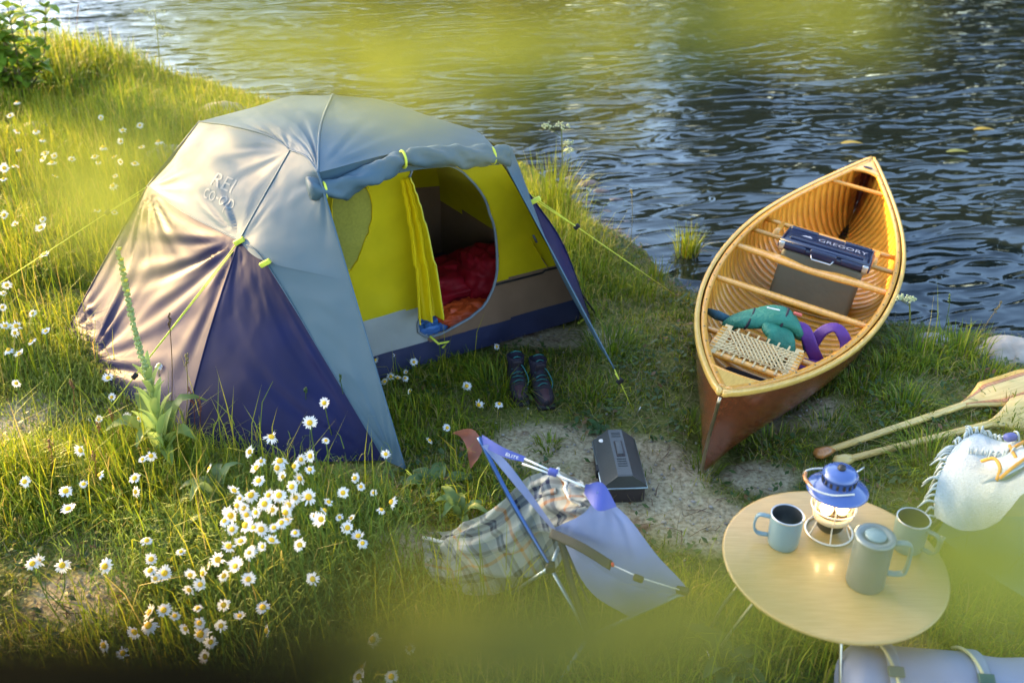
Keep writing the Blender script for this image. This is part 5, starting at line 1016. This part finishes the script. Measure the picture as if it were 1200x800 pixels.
umbel(182, 14, 186, 122, 'pale umbellifer rising over the water at the upper left', 5, .08); umbel(658, 148, 652, 260, 'white umbellifer in the tuft behind the tent', 4, .055); umbel(303, 105, 300, 150, 'short umbellifer behind the tent roof', 2, .03); umbel(1066, 352, 1056, 412, 'small greenish umbellifer right of the canoe', 2, .028)
# seed stalks
def stalk(bx_, by_, px, py, label, col=(.30, .22, .08), head=.06):
    b = gp(bx_, by_); r_ = ray(px, py); top = np.array([0, 0, CAM_H]) + r_ * (b[1] / r_[1]) - b; o = thing('seed_stalk', label, 'plant', b, 0, 'seeding grass stalks'); sp = crom([(0, 0, 0), top * .55 + [.01, .01, .02], top], 16); s_ = G().tube(sp, .0018, 5).obj('stalk', LEAF, o); setcol(s_, col)
    g = G(); n_ = np.array(sp[-1] - sp[-3]); n_ /= np.linalg.norm(n_)
    for i in range(14): g.box(sp[-1] - n_ * head * i / 14 + rng.normal(0, .003, 3), (.004, .004, .009), 0)
    s_ = g.obj('seed_head', LEAF, o); setcol(s_, np.array(col) * 1.1)
stalk(82, 95, 92, 5, 'red tinted stalk over the water at the upper left', (.35, .2, .06)); stalk(200, 520, 198, 368, 'brown plantain stalk in front of the shaded tent panel', (.16, .1, .05)); stalk(216, 520, 218, 415, 'straw stalk right of the brown plantain', (.34, .28, .12)); stalk(228, 525, 222, 455, 'reddish dock stalk before the tent ridge', (.22, .08, .06), .10); stalk(232, 525, 232, 465, 'reddish dock stalk nearest the tent ridge', (.22, .08, .06), .09)
stalk(1140, 405, 1174, 354, 'bent straw stalk beside the pale boulder', (.3, .24, .12)); stalk(1146, 407, 1160, 392, 'short straw stalk beside the pale boulder', (.3, .24, .12), .03); stalk(352, 520, 358, 455, 'thin green stalk before the navy panel, left of the tall daisies', (.08, .14, .05), .02); stalk(402, 520, 398, 440, 'thin green stalk before the navy panel, right of the tall daisies', (.08, .14, .05), .02); stalk(738, 300, 740, 222, 'lone straw stalk in the shallows', (.3, .26, .1), .04); stalk(1105, 395, 1113, 345, 'rush stalk right of the canoe', (.14, .2, .05), .05)
for px, py in ((85, 470), (105, 520), (60, 540), (110, 555), (130, 505)): stalk(px, py + 35, px + rng.uniform(-8, 12), py - 25, 'russet dried stalk in the sunny grass left of the tent', (.30, .16, .07), .05)
# shrub at the upper left
sb = gp(28, 122); sh_ = thing('leafy_shrub', 'leafy green shrub at the upper left corner', 'shrub', sb); g = G(); br_ = []
for i in range(16):
    a = rng.uniform(0, 6.283); l = rng.uniform(.5, 1.15); e = np.array([math.cos(a) * .45 * l, math.sin(a) * .4 * l, l]); sp = crom([(0, 0, 0), e * .5 + rng.normal(0, .05, 3), e], 14); g.tube(sp, list(np.linspace(.009, .003, 14)), 5); br_.append(sp)
g.obj('stem', M('shrub_stem', (.12, .09, .04), rough=.8), sh_); gg = G()
for sp in br_:
    for k_ in range(26):
        p = sp[rng.integers(3, 14)]; a = rng.uniform(0, 6.283); l = rng.uniform(.08, .15); d = np.array([math.cos(a), math.sin(a), rng.uniform(-.4, .45)]); gg.grid(leaf_strip([p, p + d * l * .5 + [0, 0, .018], p + d * l], l * .75, 5))
fo = gg.obj('foliage', LEAF, sh_); setcol(fo, (.20, .31, .03), .7)
# ------------------------------------------------------------------ daisies
PET = M('daisy_petal', (.80, .80, .78), rough=.6, var=.03, trans=.35); DISC = M('daisy_disc', (.72, .42, .01), rough=.8, var=.2, scale=300)
def daisy_meshes(seed, r=.024, np_=19):
    q = random.Random(seed); g = G(); dr = q.choice((-.8, -.4, -.15, 0, .1, .35, .9)) if seed % 2 else q.uniform(-.3, .3)
    for i in range(np_):
        a = 2 * math.pi * i / np_ + q.uniform(-.08, .08); l = r * q.uniform(.78, 1.1); w = r * q.uniform(.2, .3);
        if q.random() < .06: continue
        c, s = math.cos(a), math.sin(a); dz = q.uniform(-.14, .14) + dr
        V = [(r * .25, -w * .3, 0), (r * .25, w * .3, 0), (l * .65, -w * .55, dz * l * .45), (l * .65, w * .55, dz * l * .45), (l, -w * .2, dz * l), (l, w * .2, dz * l)]
        g.add([(x * c - y * s, x * s + y * c, z) for x, y, z in V], [(0, 2, 3, 1), (2, 4, 5, 3)])
    me1 = bpy.data.meshes.new('petals'); me1.from_pydata(g.v, [], g.f); me1.materials.append(PET)
    g = G().lathe([(r * .40, -.001), (r * .39, .004), (r * .25, .0075), (0, .009)], 10); me2 = bpy.data.meshes.new('disc'); me2.from_pydata(g.v, [], g.f); me2.materials.append(DISC); return me1, me2
DM = [daisy_meshes(i, .0245 - .0012 * (i % 3), 17 + i % 5) for i in range(14)]
def daisy(px, py, h, label, group, size=1., tilt=.5, seen=None):
    hp = gp(px, py, h); lean = rng.normal(0, .05, 2); b = np.array([hp[0] + lean[0], hp[1] + lean[1] + .02, 0]); b[2] = ht(b[0], b[1]); o = thing('daisy', label, 'daisy', b, 0, group); e = hp - b
    sp = crom([(0, 0, -.01), e * .55 + [-lean[0] * .3, 0, 0], e], 8); s_ = G().tube(sp, .0020, 5).obj('stem', LEAF, o); setcol(s_, (.16, .24, .04))
    m1, m2 = DM[rng.integers(14)]; pe = link('petals', m1, o, e); dc_ = link('disc', m2, o, e); az = rng.normal(-1.4, .9); tt_ = abs(rng.normal(tilt, .42))
    rot = Matrix.Rotation(az + math.pi / 2, 4, 'Z') @ Matrix.Rotation(tt_, 4, 'X')
    for q in (pe, dc_): q.rotation_euler = rot.to_euler(); q.scale = (size,) * 3
ZL = [(8,334),(4,344),(3,360),(38,367),(54,388),(37,400),(6,382),(19,382),(17,390),(10,410),(23,415),(19,449)]
ZT = [(186,428),(127,443),(131,465),(149,488),(163,490),(116,491),(95,527),(177,534),(167,538),(29,564),(77,575),(98,567),(117,556),(80,596),(158,560),(158,576),(246,549)]
ZB = [(45,657),(73,662),(123,663),(38,660),(172,633),(177,655),(193,671),(212,646),(176,668),(182,677)]
ZC = [(238,671),(235,684),(223,673),(268,640),(270,604),(289,603),(294,580),(278,592),(262,674),(276,663),(292,646),(291,678),(306,540),(318,512),(328,540),(353,538),(364,534),(363,550),(331,558),(342,570),(346,583),(362,582),(385,588),(402,577),(369,604),(380,598),(376,608),(346,624),(351,638),(319,597),(335,600),(321,618),(318,633),(306,620),(297,579),(315,580),(281,584),(285,595),(272,620),(297,618),(292,647),(276,660),(310,590),(300,600),(330,612),(338,592),(303,563),(325,548),(288,615),(263,610),(327,580),(352,560),(308,640),(282,634),(336,610),(266,598),(301,548),(345,546),(274,575),(255,655),(246,662)]
ZD = [(262,708),(281,721),(259,732),(217,736),(205,721),(192,714),(176,717),(234,729),(174,732),(232,712),(240,768),(247,751),(308,711),(313,738),(235,742),(157,740),(122,755),(144,764),(366,678),(222,690)]
ZR = [(412,607),(407,618),(425,636),(416,560),(423,570),(447,597),(459,588),(398,606),(420,628),(438,577)]
ZE = [(380,472),(363,495),(382,516),(292,529),(452,532),(318,512)]
ZF = [(437,748),(480,760),(425,782),(459,793),(420,793)]
ZI = [(440,414),(449,417),(440,422),(463,415),(485,424),(476,436),(466,443),(475,443),(458,441),(480,458),(451,447)]
ZM = [(582,406),(547,452),(561,474),(585,473),(503,516),(524,501)]
ZU = [(20,120),(12,136),(20,154),(42,154),(50,164),(22,175),(53,180),(51,186),(64,183),(61,191),(84,187),(111,184),(115,191),(121,173),(134,184),(141,190),(158,192),(166,173),(186,166),(164,147),(144,153),(142,166),(118,138),(17,195),(5,197),(6,198),(19,196),(4,210),(65,207),(114,246),(134,249),(132,218),(135,207),(52,298),(5,252),(50,257),(18,263),(48,267)]
def sublab(lab, px, py):
    if lab.startswith('white daisy in the dense'): return ('white daisy at the top of the dense clump, just under the navy panel' if py < 570 else 'white daisy in the lower part of the dense clump' if py > 628 else 'white daisy in the left half of the dense clump' if px < 302 else 'white daisy in the right half of the dense clump')
    if lab.startswith('shaded'): return 'shaded white daisy low under the dense clump, ' + ('left part' if px < 225 else 'right part')
    if lab.startswith('white daisy scattered'): return ('white daisy in the grass just right of the mullein foot' if px > 140 else 'white daisy in the grass left of the mullein, below the tent corner')
    return lab + (', far left' if px < 70 else ', beside the tent')
for Z_, h_, lab, gr, sz in ((ZL, .22, 'white daisy in the sunny cluster at the left edge level with the tent corner', 'daisies at the left edge', 1.), (ZT, .22, 'white daisy scattered in the grass round the mullein', 'daisies round the mullein', .95), (ZB, .2, 'drooping white daisy beside the trodden earth at the lower left', 'daisies by the trodden earth', .95), (ZC, .36, 'white daisy in the dense clump below the tent front', 'daisies in the dense clump', .98), (ZD, .28, 'shaded white daisy low under the dense clump', 'daisies under the clump', .98), (ZR, .22, 'white daisy on the right fringe of the dense clump', 'daisies right of the clump', .9), (ZE, .34, 'tall white daisy standing against the navy tent panel', 'daisies against the navy panel', 1.0), (ZF, .2, 'white daisy at the bottom edge left of the chair foot', 'daisies at the bottom edge', .95), (ZI, .12, 'small white daisy beside the tent vestibule flap', 'daisies by the vestibule', .8), (ZM, .10, 'lone small daisy in the grass between tent and chair', 'lone daisies', .8), (ZU, .30, 'white daisy seen edge-on in the tall grass at the upper left', 'daisies in the upper meadow', 1.15)):
    for i, (px, py) in enumerate(Z_): daisy(px, py, h_ * rng.uniform(.85, 1.1), sublab(lab, px, py) if Z_ in (ZC, ZD, ZT, ZU) else lab, gr, sz * rng.uniform(.72, 1.22), .7 if Z_ is not ZU else .25)
# feathery leaves of the daisy clump
def sprig_mass(name, px, py, rx, ry, n, hmax, label, col):
    c = gp(px, py); x = c[0] + rng.normal(0, rx, n); y = c[1] + rng.normal(0, ry, n); me = blades_mesh(name, np.stack([x, y, ht(x, y) + hmax * .5 * rng.random(n)], -1), hmax * rng.uniform(.12, .4, n), np.full(n, .004), rng.uniform(0, 6.283, n), rng.uniform(.4, 1.2, n), np.array([col]) * rng.uniform(.7, 1.3, (n, 1)), GRASS); return tag(link(name, me), label, 'foliage', kind='stuff')
sprig_mass('daisy_foliage', 312, 665, .24, .17, 15000, .26, 'feathery green daisy leaves filling the clump', (.15, .22, .03)); sprig_mass('daisy_foliage', 90, 440, .32, .22, 7000, .16, 'feathery green leaves left of the tent corner', (.2, .25, .03)); sprig_mass('daisy_foliage', 150, 560, .3, .16, 6000, .18, 'feathery green leaves round the mullein foot', (.19, .25, .03))

# ------------------------------------------------------------------ trees: the leafy sapling by the camera, unseen bank trees placed for shade, the far wood
BARK = M('bark', (.10, .075, .05), rough=.9, col2=(.19, .15, .11), scale=12, stretch=(1, 1, .2), bump=.6, bscale=25)
def leaf_cloud(C, ln_, asp, col, jit, flat=.5):
    n = len(C); a = rng.uniform(0, 6.283, n); tl = rng.normal(0, flat, n); r2 = rng.normal(0, flat, n); d = np.stack([np.cos(a) * np.cos(tl), np.sin(a) * np.cos(tl), np.sin(tl)], -1); s_ = np.stack([-np.sin(a) * np.cos(r2), np.cos(a) * np.cos(r2), np.sin(r2)], -1); L_ = (ln_ * rng.uniform(.7, 1.25, n))[:, None]
    V = np.stack([C - d * L_ * .5, C - s_ * L_ * asp * .5 + d * L_ * .05, C + d * L_ * .5, C + s_ * L_ * asp * .5 + d * L_ * .05], 1); me = mesh_np('crown', V.reshape(-1, 3), F4=np.arange(n * 4).reshape(-1, 4), smooth=False); at_ = me.attributes.new('Col', 'FLOAT_COLOR', 'POINT'); C4 = np.ones((n, 4, 4), np.float32); C4[:, :, :3] = np.clip(np.array([col]) * (1 + rng.normal(0, jit, (n, 1))), .01, 1)[:, None]; at_.data.foreach_set('color', C4.ravel()); me.materials.append(LEAF); return me
def shade_tree(x, y, h, z0, r, label, n=5200, name='shade_tree'):
    b = (x, y, float(ht(x, y))); o = thing(name, label, 'tree', b, 0, 'unseen shade trees along the bank'); g = G().tube(crom([(0, 0, -.1), (.1, 0, h * .4), (.0, .1, h * .85)], 16), list(np.linspace(.17, .05, 16)), 10)
    cs = []
    for k_ in range(16):
        a = rng.uniform(0, 6.283); q = r * math.sqrt(rng.random()) * .8; c = np.array([q * math.cos(a), q * math.sin(a), rng.uniform(z0 + .5, h)]); cs.append(c); g.tube(crom([(0, 0, max(z0 * .6, c[2] * .5)), c * .6 + [0, 0, c[2] * .15], c], 6), [.05, .04, .03, .025, .02, .01], 5)
    g.obj('trunk', BARK, o); Cc = np.array(cs)[rng.integers(len(cs), size=n)] + rng.normal(0, 1, (n, 3)) * [r * .3, r * .3, .42]; Cc = Cc[Cc[:, 2] > z0]; link('crown', leaf_cloud(Cc, .17, .5, (.07, .11, .025), .3, .9), o); return o
for (x, y, h, z0, r, n) in ((-8.4, 7.75, 5.8, 3.5, .8, 5200), (-9.6, 11.2, 6.5, 3.5, 1.7, 5200)): shade_tree(x, y, h, z0, r, 'unseen bank tree placed to shade the camp from the left', n)  # out of view; crowns placed and sized for the shade they cast
# the sapling whose twigs hang close before the lens
sp_o = thing('leafy_sapling', 'slender leafy sapling leaning close over the camp', 'tree', (.95, -.55, float(ht(.95, -.55))))
zt = sp_o.location.z
def tw(px, py, d): p = ray(px, py); p = p / np.linalg.norm(p) * d; return np.array([p[0] - .95, p[1] + .55, p[2] + CAM_H - zt])
TRK = crom([(0, 0, -.1), (.03, -.03, 1.0), (-.05, .05, 1.9), (-.12, .18, 2.6), (-.2, .25, 3.2)], 30)
gt = G().tube(TRK, list(np.linspace(.035, .008, 30)), 10)
gw = G()
def limb(i, pts): q = crom([TRK[i]] + pts, 40); gw.tube(q, list(np.linspace(.0032, .0008, 40)), 6); return q
limb(12, [tw(1450, 1350, .30), tw(1250, 1000, .18), tw(1000, 860, .145), tw(700, 775, .13), tw(350, 800, .12), tw(60, 830, .12)])
limb(22, [tw(1500, -500, .34), tw(1200, -260, .2), tw(960, -70, .16), tw(640, -70, .15), tw(330, -60, .15), tw(60, -60, .16)])
gt.obj('trunk', BARK, sp_o); gw.obj('twigs', M('green_twig', (.035, .045, .010), rough=.8), sp_o)
# leaf positions along the twigs: pixel, distance, length
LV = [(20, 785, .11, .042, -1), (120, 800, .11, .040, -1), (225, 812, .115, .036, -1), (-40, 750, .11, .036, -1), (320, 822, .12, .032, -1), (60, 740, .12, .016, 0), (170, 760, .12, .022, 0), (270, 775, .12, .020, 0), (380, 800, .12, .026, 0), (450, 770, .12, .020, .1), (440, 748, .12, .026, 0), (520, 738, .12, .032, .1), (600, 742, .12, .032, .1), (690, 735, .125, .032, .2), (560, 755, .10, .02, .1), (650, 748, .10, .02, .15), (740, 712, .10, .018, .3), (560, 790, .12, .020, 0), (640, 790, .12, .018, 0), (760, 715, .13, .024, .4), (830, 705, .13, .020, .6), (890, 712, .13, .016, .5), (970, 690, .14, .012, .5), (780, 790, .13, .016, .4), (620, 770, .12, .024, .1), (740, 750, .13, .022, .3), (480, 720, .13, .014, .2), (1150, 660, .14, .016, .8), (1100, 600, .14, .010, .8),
      (1150, 625, .14, .024, .8), (1190, 690, .13, .026, .8), (1140, 700, .13, .016, .7), (1190, 560, .14, .010, .8),
      (220, 20, .15, .017, .6), (300, 25, .14, .022, .6), (400, 35, .15, .021, .7), (480, 40, .15, .023, .7), (560, 35, .15, .023, .6), (620, 75, .15, .018, .7), (480, 105, .15, .017, .7), (380, 95, .15, .014, .5), (700, 30, .15, .018, .7), (790, 45, .15, .014, .6), (880, 5, .15, .018, .7), (985, 12, .15, .022, .6), (930, 15, .12, .010, .6), (940, -10, .15, .018, .7), (290, 90, .15, .014, .6), (130, 210, .16, .018, .8), (190, 150, .16, .018, .8), (90, 250, .16, .014, .8), (150, 280, .17, .014, .7), (720, 120, .16, .010, .7), (60, 170, .17, .012, .8), (560, 150, .16, .010, .6)]
SHADEL = M_attr('leaf_painted_shade', rough=.9, trans=.05, spec=0.0)  # near-black leaf copy; lower-left shade painted into its colour
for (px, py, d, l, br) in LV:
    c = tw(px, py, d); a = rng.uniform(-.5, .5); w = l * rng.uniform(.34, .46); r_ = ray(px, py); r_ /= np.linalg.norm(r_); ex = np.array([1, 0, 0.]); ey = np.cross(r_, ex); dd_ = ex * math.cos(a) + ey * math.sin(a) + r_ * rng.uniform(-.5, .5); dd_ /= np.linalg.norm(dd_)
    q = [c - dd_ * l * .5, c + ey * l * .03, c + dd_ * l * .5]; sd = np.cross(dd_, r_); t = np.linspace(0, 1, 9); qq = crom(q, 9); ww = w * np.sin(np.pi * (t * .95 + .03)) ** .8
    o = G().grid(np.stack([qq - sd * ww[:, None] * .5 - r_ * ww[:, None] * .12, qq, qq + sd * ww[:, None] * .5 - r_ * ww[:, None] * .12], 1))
    o = o.obj('leaf', LEAF if br >= 0 else SHADEL, sp_o); setcol(o, np.array((.012, .009, .004)) if br < 0 else np.array((.075, .085, .006)) * (1 - br) + np.array((.26, .30, .035)) * br)  # br paints leaf tone from dark to bright; below zero near-black for shade
# far wood across the river
C = []; gtr = G()
for k_ in range(130):
    t = rng.uniform(-.2, 1.1); bx0 = np.array([34., 22.]) * (1 - t) + np.array([-38., 48.]) * t + rng.normal(0, 2.0, 2) + np.array([.55, .83]) * rng.uniform(0, 8); h = rng.uniform(6.5, 11.5) if bx0[0] > -9 else rng.uniform(3.5, 6); r = rng.uniform(1.5, 2.6); z0 = float(ht(bx0[0], bx0[1])); gtr.tube([(bx0[0], bx0[1], z0), (bx0[0], bx0[1], z0 + h * .8)], [.22, .08], 6)
    n = 620; q = rng.normal(0, .4, (n, 3)); q[:, 2] = rng.random(n); rr_ = r * (1.15 - q[:, 2]); C.append(np.stack([bx0[0] + q[:, 0] * rr_ * 1.6, bx0[1] + q[:, 1] * rr_ * 1.6, z0 + .8 + q[:, 2] * h], -1))
wood = link('far_woodland', leaf_cloud(np.concatenate(C), .75, .7, (.035, .05, .018), .4, .9)); tag(wood, 'dark wood on the far bank mirrored in the river', 'woodland', kind='stuff'); gtr.obj('trunk', BARK, wood)
print('grass', n_turf, n_mead)
